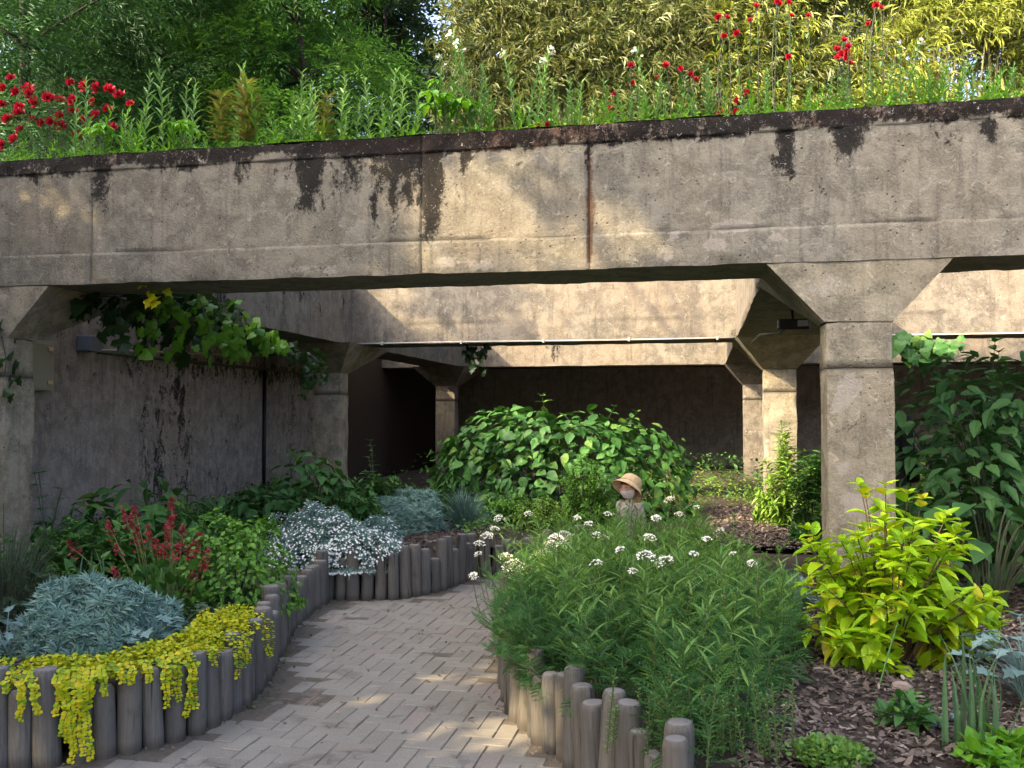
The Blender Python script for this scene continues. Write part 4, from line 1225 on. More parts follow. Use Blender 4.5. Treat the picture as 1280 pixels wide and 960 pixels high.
# ------------------------------------------------------------------ yarrow
PIN, LANCE = pinnate(6, .28), t_ovate(.115, .2, .35, .4)
FLORET = combine([(t_round(1.0, 6), np.eye(3), 1.0, np.array([0, -.5, 0]))])
def yarrow(label, region, n, h0, h1, seed, heads, lean=(0, 0, 0), mat=None, hd=0.0, dshift=0.0, feathery=False):
    (x0, y0), (x1, y1) = region.min(0), region.max(0)
    pts = []
    while len(pts) < n:
        c = rng.uniform((x0, y0), (x1, y1), (n, 2)); pts += [p for p in c if inside(p, region)]
    pts = np.array(pts[:n])
    c0 = np.array([*pts.mean(0), BZ])
    t = thing('yarrow', label, 'yarrow', c0, 'feathery yarrow of the right bed')
    gs = Geo(); Pp, D, S, top = [], [], [], []
    for p in pts:
        h = h0 + (h1 - h0) * random.random() * (.6 + .8 * vnoise(np.array([p[0] * 2, p[1] * 2, 0.]), seed))
        out = np.array([random.gauss(0, .07) + lean[0], random.gauss(0, .07) + lean[1], 0])
        b = np.array([p[0], p[1], BZ]) - c0; tip = b + out + (0, 0, h)
        pl = bezier(b, b + out * .3 + (0, 0, h * .55), tip, 7)
        tube(gs, pl, np.linspace(.0035, .0018, 7), 4, False)
        top.append(tip)
        m = int(10 + h * 26)
        for k in range(m):
            f = (k + .5) / m
            q = (1 - f) ** 2 * pl[0] + 2 * f * (1 - f) * (b + out * .3 + (0, 0, h * .55)) + f * f * tip
            a = k * 2.4 + random.uniform(-.4, .4)
            Pp.append(q); D.append((math.cos(a), math.sin(a), .35 + .8 * f - .55 * (f < .25))); S.append((.19 - .10 * f) * random.uniform(.65, 1.25))
    gs.build('stems', M['stem'], t)
    Pp, D, S = np.array(Pp), np.array(D), np.array(S)
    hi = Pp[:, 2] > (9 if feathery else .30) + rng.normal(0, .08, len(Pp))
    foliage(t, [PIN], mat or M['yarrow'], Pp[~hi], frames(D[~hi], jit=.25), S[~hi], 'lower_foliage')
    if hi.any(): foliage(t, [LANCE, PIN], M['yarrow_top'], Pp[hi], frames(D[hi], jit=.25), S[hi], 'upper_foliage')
    gst = Geo()
    for hx, hy, dep, r in heads:
        w = P(hx, hy, float(np.clip(.70 * F_PX / (hy - 519), 4.9, 8.4)) if hd else dep - dshift) - c0; r = r * (1.05 if hd else 1.2)
        g = Geo(); m = int(26 + 3000 * r * r * 8)
        a, rr = rng.uniform(0, 6.28, m), r * np.sqrt(rng.random(m))
        cl = .25 * r * np.round(rng.normal(0, .7, m))
        pp = np.c_[np.cos(a) * rr, np.sin(a) * rr, -.55 * rr * rr / r + cl * .3]
        scatter(g, FLORET, pp, frames(np.c_[np.cos(a), np.sin(a), rng.normal(0, .3, m)], (0, 0, 1), .25), rng.uniform(.007, .013, m))
        o = g.build('flower_head', M['petal_cream'], t); o.location = w
        o.rotation_euler = (random.gauss(.25, .15), random.gauss(0, .15), 0)
        for k in range(7):
            aa = random.uniform(0, 6.28); e = w + (math.cos(aa) * r * .7, math.sin(aa) * r * .7, -.01)
            tube(gst, bezier(w - (0, 0, .07), w - (0, 0, .03), e, 4), .0015, 3, False)
        tube(gst, bezier(np.array([w[0] * .9, w[1] * .9, max(0, w[2] - .6)]), w * (.95, .95, 1) - (0, 0, .3), w - (0, 0, .07), 6), .0025, 4, False)
    if gst.n: gst.build('flower_stalks', M['stem'], t)
    return t
FRONT = np.r_[poly_px([(690, 862), (662, 830), (668, 790), (760, 770), (930, 770), (990, 800), (1005, 850), (975, 920), (890, 985), (800, 930)], BZ)]
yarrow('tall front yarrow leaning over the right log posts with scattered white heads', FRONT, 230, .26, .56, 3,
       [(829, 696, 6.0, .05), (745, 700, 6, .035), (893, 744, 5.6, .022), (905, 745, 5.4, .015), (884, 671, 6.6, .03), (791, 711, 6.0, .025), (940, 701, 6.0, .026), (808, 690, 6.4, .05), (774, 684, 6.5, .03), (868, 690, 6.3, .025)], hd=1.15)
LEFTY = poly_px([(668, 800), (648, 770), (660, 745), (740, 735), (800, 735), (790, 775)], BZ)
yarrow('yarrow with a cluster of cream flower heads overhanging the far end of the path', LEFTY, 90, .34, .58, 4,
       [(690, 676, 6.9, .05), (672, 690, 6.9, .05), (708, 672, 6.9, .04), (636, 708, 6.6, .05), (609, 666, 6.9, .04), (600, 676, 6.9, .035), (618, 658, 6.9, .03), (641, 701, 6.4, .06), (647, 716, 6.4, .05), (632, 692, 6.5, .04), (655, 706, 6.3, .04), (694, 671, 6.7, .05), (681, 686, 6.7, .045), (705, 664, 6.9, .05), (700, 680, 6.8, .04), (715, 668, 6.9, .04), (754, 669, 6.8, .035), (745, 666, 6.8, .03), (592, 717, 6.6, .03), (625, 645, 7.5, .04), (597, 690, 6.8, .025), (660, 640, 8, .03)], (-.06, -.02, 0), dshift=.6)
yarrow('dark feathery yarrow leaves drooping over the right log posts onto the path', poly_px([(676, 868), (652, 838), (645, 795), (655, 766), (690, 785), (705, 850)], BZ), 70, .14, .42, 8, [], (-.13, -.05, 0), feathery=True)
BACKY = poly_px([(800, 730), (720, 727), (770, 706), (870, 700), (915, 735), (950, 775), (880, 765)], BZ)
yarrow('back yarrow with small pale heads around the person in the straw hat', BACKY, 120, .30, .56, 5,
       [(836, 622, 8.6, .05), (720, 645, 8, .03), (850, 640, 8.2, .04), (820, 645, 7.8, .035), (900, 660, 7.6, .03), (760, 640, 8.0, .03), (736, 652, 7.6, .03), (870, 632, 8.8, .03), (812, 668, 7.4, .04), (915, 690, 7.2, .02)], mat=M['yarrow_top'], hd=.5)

# ------------------------------------------------------------------ right bed
t = thing('golden_shrub', 'golden yellow green shrub in front of the broad right pillar', 'shrub', at(1108, 4.95, BZ - .02))
a, b, c = bush(t, 105, .55, .46, .95, 5, .140, .16, -.35, .10, 41, M['stem_brown'], start=.35, fill=.5)
leaf_objs(t, [t_ovate(.50, .22, .30, .36), t_ovate(.45, .15, .45, .38), t_ovate(.52, .28, .18, .36)], M['gold'], a, b, c, 300)

p0 = at(1245, 7.0, BZ)
t = thing('tall_shrub', 'tall dark green shrub filling the right edge behind the golden shrub', 'shrub', p0)
a, b, c = layered(t, 1500, 1.12, .8, 1.9, -.1, .3, 42, .165, depth=.5, tilt=.8, nstem=50)
leaf_objs(t, [t_ovate(.50, .14, .35, .4), t_ovate(.46, .2, .2, .38)], M['hyd_dark'], a, b, c, 300)
small_shrub('tall_shrub', 'lighter upright leafy shrub rising behind the dark shrub at right', 'shrub', 1225, 8.2, .62, .4, 2.05, 60, .15, M['hyd'], seed=43, nodes=7, big=260)
t = thing('plantain_lily', 'huge dark rounded leaves low at the right edge below the tall shrub', 'leafy plant', at(1232, 6.1, BZ))
Pp, D, S = [], [], []; g = Geo()
for k in range(24):
    an = random.uniform(0, 6.28); r = random.uniform(.15, .45); tip = np.array([math.cos(an) * r, math.sin(an) * r * .8, random.uniform(.25, .72)])
    tube(g, bezier(np.array([tip[0] * .2, tip[1] * .2, 0]), tip * (.4, .4, .8), tip, 6), .006, 5, False)
    Pp.append(tip); D.append((math.cos(an), math.sin(an), random.uniform(-.5, .2))); S.append(random.uniform(.20, .31))
g.build('stalks', M['stem_dark'], t)
leaf_objs(t, [t_ovate(.72, .16, .35, .42), t_ovate(.66, .1, .5, .42)], M['hyd_dark'], np.array(Pp), frames(np.array(D), jit=.25), np.array(S), smooth=True)
small_shrub('goldenrod', 'tall bright leafy stems before the sunlit middle pillar', 'tall plant', 985, 10.9, .42, .35, 1.18, 55, .12, M['lit_green'], [OVATE_N], seed=44, nodes=11, whorl=3)
small_shrub('goldenrod', 'green leafy stems between the sunlit middle pillar and the broad pillar', 'tall plant', 1018, 9.6, .28, .3, 1.05, 40, .11, M['hyd'], [OVATE_N], seed=45, nodes=10, whorl=3)
small_shrub('leafy_weeds', 'lit yellow green weeds just right of the broad pillar', 'weeds', 1150, 9.2, .35, .3, .95, 60, .10, M['lit_green'], [OVATE_N], seed=46, nodes=8, whorl=3)
lobed_plant('silver lobed leaves at the right edge below the tall shrub', 1275, 4.15, 60, .11, .42, M['miller'], spread=.22)
lobed_plant('tiny silver lobed seedling on the mulch by the small stone', 1168, 3.85, 10, .07, .08, M['miller'], spread=.07)
mound('silver_mound', 'small silver patch between the yarrow and the golden shrub', 'artemisia', 968, 6.4, .26, .2, .16, 260, .06, M['miller'], seed=47)
blades('iris', 'fan of tall strap leaves in the lower right corner', 'iris', at(1218, 3.5, BZ), 22, .50, .024, M['iris'], .06, .55)
blades('iris', 'few dark strap leaves beside the yarrow left of the golden shrub', 'iris', at(985, 6.1, BZ), 6, .42, .03, M['iris'], .03, .2)
small_shrub('bright_weed', 'bright green soft leaves at the foot of the strap leaves', 'weed', 1262, 3.35, .22, .16, .13, 26, .075, M['weed_bright'], [OVATE_W], seed=48, nodes=3)
small_shrub('seedling', 'small leafy seedling on the mulch below the golden shrub', 'seedling', 1130, 3.8, .12, .1, .16, 12, .07, M['hyd'], seed=49, nodes=3, big=60)
small_shrub('clover_tuft', 'low rounded tuft of small green leaves at the bottom edge', 'weed', 1032, 3.42, .15, .12, .09, 120, .03, M['yarrow_top'], [ROUND], seed=50, nodes=3, z=BZ)
t = thing('stonecrop', 'upright fine leaved yellow green stems at the bottom edge below the yarrow', 'weed', at(892, 3.55, BZ))
g = Geo(); Pp, D = [], []
for k in range(46):
    b0 = np.array([random.gauss(0, .16), random.gauss(0, .07), 0]); tip = b0 + (random.gauss(0, .03), random.gauss(0, .03), random.uniform(.14, .34))
    tube(g, [b0, tip], .003, 4, False)
    for j in range(34):
        f = (j + 1) / 34; an = j * 2.4; Pp.append(b0 + (tip - b0) * f); D.append((math.cos(an), math.sin(an), .6))
g.build('stems', M['stem'], t)
foliage(t, [DIAMOND], M['weed'], np.array(Pp), frames(np.array(D)), .022)
t = thing('rock', 'small brown stone lying on the mulch below the golden shrub', 'stone', G(1128, 868, BZ))
g = Geo(); V, v = dome(0, 1, 1, 1) if False else (None, None)
bm_v = nrm(rng.normal(0, 1, (1, 3)))
th, ph = np.meshgrid(np.linspace(0, math.pi, 9), np.arange(12) * math.pi / 6, indexing='ij')
V = np.stack([np.sin(th) * np.cos(ph), np.sin(th) * np.sin(ph), np.cos(th)], -1).reshape(-1, 3)
V = np.sign(V) * np.abs(V) ** .8 * (1 + .5 * (fbm(V * 1.5 + 3, 5, 2)[:, None] - .5)) * (.05, .035, .04) + (0, 0, .02)
i = np.arange(108).reshape(9, 12)
g.add(V, np.stack([i[:-1], i[1:], np.roll(i[1:], -1, 1), np.roll(i[:-1], -1, 1)], -1).reshape(-1, 4)); g.build('stone_body', M['rock'], t)
h = [G(1000, 808, BZ) + (0, 0, .02), G(1040, 822, BZ) + (0, 0, .02), G(1085, 842, BZ) + (0, 0, .015), G(1150, 852, BZ) + (0, 0, .02), G(1250, 850, BZ) + (0, 0, .02)]
pipe('thin black watering hose lying on the mulch under the golden shrub', np.array(h), .008, M['black_plastic'], 'hose', cat='hose')
q0, q1 = G(1095, 872, BZ), P(1122, 778, 4.45)
pipe('pale dry stalk leaning in front of the golden shrub', bezier(q0, q0 * .5 + q1 * .5 + (.0, 0, .01), q1, 5), .004, M['weed'], 'dry_stalk', cat='dry stalk')
g = Geo()
for k in range(16):
    p = G(random.uniform(930, 1180), random.uniform(840, 950), BZ) + (0, 0, .02); an = random.uniform(0, 3.1); l = random.uniform(.04, .12)
    tube(g, [p, p + (math.cos(an) * l, math.sin(an) * l, .008)], .002, 4)
g.build('twigs', M['stem_brown'])['kind'] = 'stuff'

# ------------------------------------------------------------------ weeds on top of the front beam
ZS = ZT - .03
g = Geo(); xs = np.linspace(-11.4, 8.4, 200)
ys = np.linspace(Y1 + .07, Y1 + BD - .05, 6)
A, B = np.meshgrid(xs, ys, indexing='ij'); i = np.arange(A.size).reshape(A.shape)
g.add(np.stack([A, B, ZT + .008 + .035 * (fbm(np.stack([A, B, A * 0], -1) * 4, 90, 3) - .35)], -1).reshape(-1, 3), np.stack([i[:-1, :-1], i[1:, :-1], i[1:, 1:], i[:-1, 1:]], -1).reshape(-1, 4))
g.build('planter_soil', M['soil'], smooth=True)['kind'] = 'structure'

def stalk_proto(name, label, cat, group, h, nl, ll, tm, mat, lean=.04, erect=1.1, smat='stem', flow=None):
    t = thing(name, label, cat, (0, 0, 0), group)
    tip = np.array([random.gauss(0, lean), random.gauss(0, lean), h])
    pl = bezier(np.zeros(3), tip * (.2, .2, .55), tip, 8)
    g = Geo(); tube(g, pl, np.linspace(.0055, .0025, 8), 5, False); g.build('stem', M[smat], t)
    Pp, D, S = [], [], []
    for k in range(nl):
        f = .06 + .94 * k / nl; an = k * 2.4
        q = pl[0] * (1 - f) ** 2 + 2 * f * (1 - f) * (tip * (.2, .2, .55)) + tip * f * f
        Pp.append(q); D.append((math.cos(an), math.sin(an), erect + .9 * f)); S.append(ll * random.uniform(.7, 1.15) * (1.05 - .6 * f))
    foliage(t, [tm], M[mat], np.array(Pp), frames(np.array(D), jit=.2), np.array(S))
    if flow:
        g = Geo(); m = 10; q = tip + rng.normal(0, .018, (m, 3)); scatter(g, FL5, q, frames(rng.normal(0, 1, (m, 3)) + (0, -1, .5)), .014); g.build('flower', flow, t)
    return t
SL = t_ovate(.24, .2, .35, .35)
protos = [
    stalk_proto('weed_stalk', 'upright weed stalk with narrow pale green leaves on top of the front beam', 'weed', 'weed stalks along the top of the front beam', .58, 30, .14, SL, 'weed'),
    stalk_proto('weed_stalk', 'upright weed stalk with narrow pale green leaves on top of the front beam', 'weed', 'weed stalks along the top of the front beam', .46, 24, .13, SL, 'weed', .06),
    stalk_proto('weed_stalk', 'upright weed stalk with narrow pale green leaves on top of the front beam', 'weed', 'weed stalks along the top of the front beam', .36, 22, .12, SL, 'weed_bright', .05),
    stalk_proto('weed_stalk', 'upright weed stalk with narrow pale green leaves on top of the front beam', 'weed', 'weed stalks along the top of the front beam', .66, 30, .13, SL, 'weed', .07, 1.3, 'stem', M['petal_cream']),
    stalk_proto('weed_stalk', 'upright weed stalk with narrow pale green leaves on top of the front beam', 'weed', 'weed stalks along the top of the front beam', .28, 20, .11, SL, 'weed_bright', .05, .8),
]
spots = [(180, 92, 0), (205, 72, 0), (232, 108, 1), (240, 100, 1), (150, 130, 2), (168, 135, 2), (95, 110, 1), (108, 95, 0), (125, 130, 2), (295, 80, 0), (322, 110, 2), (350, 140, 4), (377, 92, 0), (385, 100, 1), (391, 110, 1), (425, 95, 0), (408, 120, 1),
         (445, 125, 1), (462, 95, 0), (487, 85, 0), (500, 92, 0), (518, 118, 1), (555, 80, 3), (562, 70, 3), (585, 48, 3), (592, 60, 3), (600, 80, 0), (613, 95, 0), (645, 60, 3), (660, 78, 3), (667, 62, 3), (680, 95, 0), (692, 98, 0), (708, 100, 0), (715, 112, 1), (724, 105, 1), (737, 120, 1), (745, 130, 2), (760, 100, 0), (770, 110, 1), (787, 118, 1), (800, 105, 0), (812, 68, 3), (820, 90, 0), (833, 105, 1), (850, 100, 1), (870, 110, 1), (886, 85, 0), (892, 92, 0), (905, 110, 1), (930, 110, 1), (956, 85, 0), (962, 95, 0), (985, 110, 1), (1010, 105, 1), (1035, 95, 0), (1060, 100, 1), (1085, 90, 0), (1110, 80, 0), (1126, 60, 3), (1131, 55, 3), (1150, 90, 1), (1165, 80, 0), (1180, 75, 0), (1200, 80, 1), (1215, 82, 1), (1240, 85, 2), (1262, 80, 1)]
for k in range(120):
    spots.append((random.uniform(-20, 1290), None, random.choice([1, 2, 2, 4, 4, 4])))
used = set()
for px, ytop, kind in spots:
    y = random.uniform(Y1 + .12, Y1 + BD - .08)
    b = FY(px, 150, y)
    h = [.58, .46, .36, .66, .28][kind]
    if ytop is None: sc = random.uniform(.55, 1.0)
    else: sc = max(.35, (FY(px, ytop, y)[2] - ZT) / h)
    if kind in used: o = copy_tree(protos[kind])
    else: o = protos[kind]; used.add(kind)
    wh = ('a tall leafy', 'a mid height', 'a short bright green', 'the tallest pale flowered', 'a low leafy')[kind]
    if kind in (1, 4) and sc < .7: wh = 'a very small'
    sec = ('left of the reddish weeds', 'right of the reddish weeds', 'right of the big leafy plant', 'above the broad pillar')[0 if px < 290 else 1 if px < 560 else 2 if px < 920 else 3]
    o['label'] = wh.split(' ', 1)[1] + ' weed stalk on the beam ' + sec
    o.location = (b[0], y, ZT); o.scale = (min(1.1, sc), min(1.1, sc), sc); o.rotation_euler = (0, 0, random.uniform(0, 6.28))

n = 5200
px = rng.uniform(-60, 1330, n)
y = rng.uniform(Y1 + .05, Y1 + BD - .03, n)
pos = np.array([[FY(a, 150, b)[0], b, ZT] for a, b in zip(px, y)])
g = Geo()
dv = np.c_[rng.normal(0, .4, (n, 2)), np.ones(n)]
dens = fbm(np.c_[pos[:, :1] * 1.4, pos[:, :1] * 0, pos[:, :1] * 0], 91, 3)
scatter(g, t_blade(.045, .3, 3), pos, frames(dv, jit=.5), rng.uniform(.05, .20, n) * np.clip(2.2 * (dens - .28), .12, 1.3))
m = 2600
scatter(g, OVATE, pos[:m] + np.c_[np.zeros((m, 2)), rng.uniform(.0, .09, m) * dens[:m] * 1.5], frames(np.c_[rng.normal(0, 1, (m, 2)), rng.uniform(0, 1, m)]), rng.uniform(.025, .06, m))
g.build('grass', M['weed_bright'])['kind'] = 'stuff'

def whorl_plant(label, px, ytop, n, ls, mat, tm, name='palmate_weed', droop=-.1, tiers=1, w=.10, cat='weed'):
    y = Y1 + .2
    b = FY(px, 150, y); h = FY(px, ytop, y)[2] - ZT
    t = thing(name, label, cat, (b[0], y, ZT))
    g = Geo(); Pp, D, S = [], [], []
    for k in range(n):
        a = k * 2.4; r = w * math.sqrt(k / max(1, n - 1))
        tip = np.array([math.cos(a) * r, math.sin(a) * r, h * random.uniform(.7, 1.0)])
        pl = bezier(np.array([tip[0] * .3, tip[1] * .3, 0]), tip * (.6, .6, .6), tip, 6); tube(g, pl, .004, 4, False)
        for j in range(tiers):
            f = 1 - j * .9 / tiers
            q = tip * (f * .7 + .3, f * .7 + .3, f)
            for i in range(6 if tiers == 1 else 5):
                aa = a + i * 6.283 / (6 if tiers == 1 else 5) + j * .6; Pp.append(q); D.append((math.cos(aa), math.sin(aa), droop + .35 * f * (tiers > 1))); S.append(ls * random.uniform(.75, 1.1))
    g.build('stems', M['stem'], t)
    leaf_objs(t, [tm], mat, np.array(Pp), frames(np.array(D), jit=.15), np.array(S), 120)
PALM = t_ovate(.36, .12, .5, .5)
whorl_plant('soft bright palmate leaves on the beam in front of the dark red roses', 130, 152, 5, .115, M['weed_bright'], PALM)
whorl_plant('soft bright palmate leaves on the beam left of the reddish weeds', 232, 145, 5, .11, M['weed_bright'], PALM, w=.12)
whorl_plant('big leafy bright green plant on the beam above the black stain', 560, 118, 9, .14, M['weed_bright'], t_ovate(.45, .12, .5, .45), w=.20)
whorl_plant('fresh green leaf shoot behind the big leafy plant on the beam', 545, 92, 2, .09, M['weed_bright'], PALM, w=.03)
whorl_plant('reddish weed with pointed leaves on the beam left of its twin', 277, 104, 3, .13, M['weed_red'], t_ovate(.24, .2, .3), 'reddish_weed', .5, 7, .05)
whorl_plant('reddish weed with pointed leaves on the beam right of its twin', 308, 99, 4, .14, M['weed_red'], t_ovate(.24, .2, .3), 'reddish_weed', .5, 7, .06)
whorl_plant('small reddish green weed on the beam near the first black drips', 408, 118, 2, .11, M['weed_red'], t_ovate(.26, .2, .3), 'reddish_weed', .4, 5, .03)
mound('cushion_weed', 'pale yellow cushion of moss like weed at the left end of the beam top', 'weed', 82, 7.9, .14, .1, .10, 200, .03, M['lit_green'], z=ZT, seed=77)

# roses
def rose_template():
    parts = []
    for ring, (nn, e, s) in enumerate(((5, .25, 1.0), (5, .75, .85), (4, 1.15, .62), (3, 1.4, .42))):
        for k in range(nn):
            a = k * 6.283 / nn + ring * .7
            parts.append((t_ovate(.95, -.25, -.35, .55), one_frame((math.cos(a) * math.cos(e), math.sin(a) * math.cos(e), math.sin(e)), (0, 0, 1)), s, np.array([0, 0, .05 * ring])))
    return combine(parts)
ROSE = rose_template()
def rose_bush(label, blooms, size, px, dep, rx, ry, h, ntip, base_z, group=None, leafmat='under', region=None):
    t = thing('rose_bush', label, 'rose bush', at(px, dep, base_z))
    if ntip:
        a, b, c = bush(t, ntip, rx, ry, h, 6, .06, .1, -.1, .3, 55, M['stem_dark'], whorl=3)
        foliage(t, [OVATE], M[leafmat], a, b, c)
    me = None; gs = Geo()
    for bx, by in blooms:
        w = P(bx, by, dep + random.uniform(-.15, .15)) - np.array(t.location)
        if me is None:
            g = Geo(); g.add(*ROSE); me = g.mesh('bloom', M['petal_red'])
        o = bpy.data.objects.new('bloom', me); COL.objects.link(o); o.parent = t; o.location = w
        s = size * random.uniform(.8, 1.15); o.scale = (s, s, s)
        o.rotation_euler = (random.uniform(.5, 1.5), random.uniform(-.6, .6), random.uniform(-.7, .7))
        if not ntip:
            e = np.array([w[0] + random.uniform(-.05, .05), w[1] + .05, 0.])
            tube(gs, bezier(e, np.array([w[0] + random.uniform(-.1, .1), w[1] + .1, w[2] * .6]), w, 7), .004, 4, False)
            for k in range(6):
                f = .45 + .5 * k / 6; q = e + (w - e) * f
                scatter(gs, OVATE, [q], frames(rng.normal(0, 1, (1, 3))), .05, 1)
    if gs.n: gs.build('stems', [M['stem_dark'], M['under']], t)
    return t
rose_bush('bush of dark red roses at the left end above the beam', [(14, 98), (5, 110), (20, 115), (35, 112), (45, 128), (25, 135), (24, 142), (10, 150), (42, 150), (3, 131), (60, 122), (66, 125), (76, 126), (38, 118), (88, 104), (107, 108), (122, 110), (136, 113), (92, 126), (117, 127), (135, 138), (75, 145), (64, 153), (52, 154), (92, 140), (163, 131), (140, 160), (76, 158), (96, 170), (18, 175), (3, 182), (26, 163), (120, 145), (150, 120), (104, 150)],
          .078, 60, 10.3, 1.15, .5, 2.0, 150, 3.42)
rose_bush('climbing red roses among sunlit bamboo at upper right above the broad pillar', [(1046, 62), (1055, 50), (1060, 58), (1052, 68), (1059, 72), (1058, 66), (1062, 80), (986, 71), (1048, 72)], .038, 1052, 7.1, .2, .2, .9, 0, ZT)
rose_bush('few small red roses at the top edge among sunlit bamboo', [(898, 22), (909, 22), (938, 26), (921, 42), (905, 46), (974, 5), (972, 2), (986, 3), (945, 8), (1095, 7), (1101, 10), (1085, 30), (989, 20), (1010, 20)], .033, 960, 7.15, .2, .2, .9, 0, ZT)
rose_bush('small red roses over the beam right of the big leafy plant', [(788, 82), (790, 104), (768, 118), (775, 126), (762, 136), (772, 141), (832, 82), (853, 88), (863, 93), (869, 100), (851, 86), (822, 98), (685, 156), (672, 158)], .032, 800, 7.0, .2, .2, .9, 0, ZT)
rose_bush('small cluster of red roses low on the beam beside the narrow blades', [(934, 116), (921, 126), (933, 140), (920, 140), (900, 141)], .034, 925, 6.95, .2, .2, .5, 0, ZT)

# ------------------------------------------------------------------ vines
def vine(label, strands, nleaf, ls, dep_fn, z_name='ivy_vine', mats=('vine',), fresh=()):
    w = [np.array([P(x, y, d) for x, y, d in s]) for s in strands]
    t = thing(z_name, label, 'vine', w[0][0])
    c = np.array(t.location); g = Geo(); Pp, D = [], []
    for s in w:
        pl = resample3(s - c, .03); tube(g, pl, .005, 4, False)
    L = [resample3(s - c, .02) for s in w]
    tot = sum(len(l) for l in L)
    for l in L:
        for k in range(int(nleaf * len(l) / tot) + 1):
            q = l[random.randrange(len(l))] + rng.normal(0, .055, 3)
            Pp.append(q); D.append((random.gauss(0, .5) - .1, random.gauss(-.25, .3), random.gauss(-.75, .35)))
    g.build('vine_stem', M['stem_dark'], t)
    Pp, D = np.array(Pp), np.array(D)
    M_ = frames(D, (-.1, -1, .45), .35)
    leaf_objs(t, [IVY, t_lobed([(.34, -.10), (.50, .15), (.38, .42), (.28, .66), (0, 1.0)], .2, .05)], M[mats[0]], Pp, M_, rng.uniform(.65, 1.15, len(Pp)) * ls, 300)
    return t
def resample3(pl, step):
    s = np.r_[0, np.cumsum(np.linalg.norm(np.diff(pl, axis=0), axis=1))]; u = np.arange(0, s[-1], step)
    return np.stack([np.interp(u, s, pl[:, k]) for k in range(3)], 1)
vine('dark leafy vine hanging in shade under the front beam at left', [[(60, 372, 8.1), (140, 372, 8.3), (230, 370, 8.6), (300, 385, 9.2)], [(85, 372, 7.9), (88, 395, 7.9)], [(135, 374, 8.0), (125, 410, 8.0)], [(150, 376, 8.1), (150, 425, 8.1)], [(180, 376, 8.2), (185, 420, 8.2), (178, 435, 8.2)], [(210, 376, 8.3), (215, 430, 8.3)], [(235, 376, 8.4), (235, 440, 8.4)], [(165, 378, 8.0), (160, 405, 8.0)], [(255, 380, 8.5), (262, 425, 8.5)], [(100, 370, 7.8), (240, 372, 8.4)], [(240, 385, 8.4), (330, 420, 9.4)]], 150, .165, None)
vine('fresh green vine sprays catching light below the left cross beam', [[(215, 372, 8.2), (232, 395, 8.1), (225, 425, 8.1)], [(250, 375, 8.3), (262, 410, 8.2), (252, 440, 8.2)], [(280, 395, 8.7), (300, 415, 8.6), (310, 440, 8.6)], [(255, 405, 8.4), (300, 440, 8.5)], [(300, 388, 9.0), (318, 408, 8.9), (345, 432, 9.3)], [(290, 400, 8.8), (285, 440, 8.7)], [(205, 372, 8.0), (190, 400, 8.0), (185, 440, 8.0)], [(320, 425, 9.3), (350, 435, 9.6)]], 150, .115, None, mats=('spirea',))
vine('thin vine trailing down in front of the left middle pillar', [[(355, 430, 10.6), (385, 445, 11), (392, 470, 11), (384, 495, 11)], [(385, 440, 11.2), (402, 455, 11.2), (403, 475, 11.2)], [(360, 432, 10.7), (378, 460, 11), (383, 490, 11)]], 60, .10, None)
vine('yellow tipped young shoot of vine just under the front beam', [[(195, 352, 7.5), (185, 358, 7.4), (180, 372, 7.4)], [(185, 356, 7.4), (192, 370, 7.4)]], 12, .075, None, mats=('creeper',))
vine('ivy leaves hanging below the middle beam right of the broad pillar', [[(1125, 425, 12.0), (1160, 430, 11.9), (1200, 432, 11.8)], [(1130, 430, 12), (1135, 450, 12)], [(1150, 432, 12), (1150, 452, 12)], [(1170, 432, 12), (1168, 450, 12)], [(1105, 428, 12.1), (1130, 430, 12.0)]], 70, .16, None, mats=('hyd',))
vine('small dark vine tuft under the middle beam above the big hydrangea', [[(585, 432, 13.6), (592, 445, 13.6), (598, 462, 13.6)], [(600, 434, 13.6), (610, 440, 13.6)]], 34, .12, None)
vine('ivy leaves creeping up the front of the left edge pillar', [[(2, 420, 7.45), (8, 450, 7.45), (4, 490, 7.45)], [(-10, 400, 7.45), (5, 415, 7.45)]], 18, .12, None)

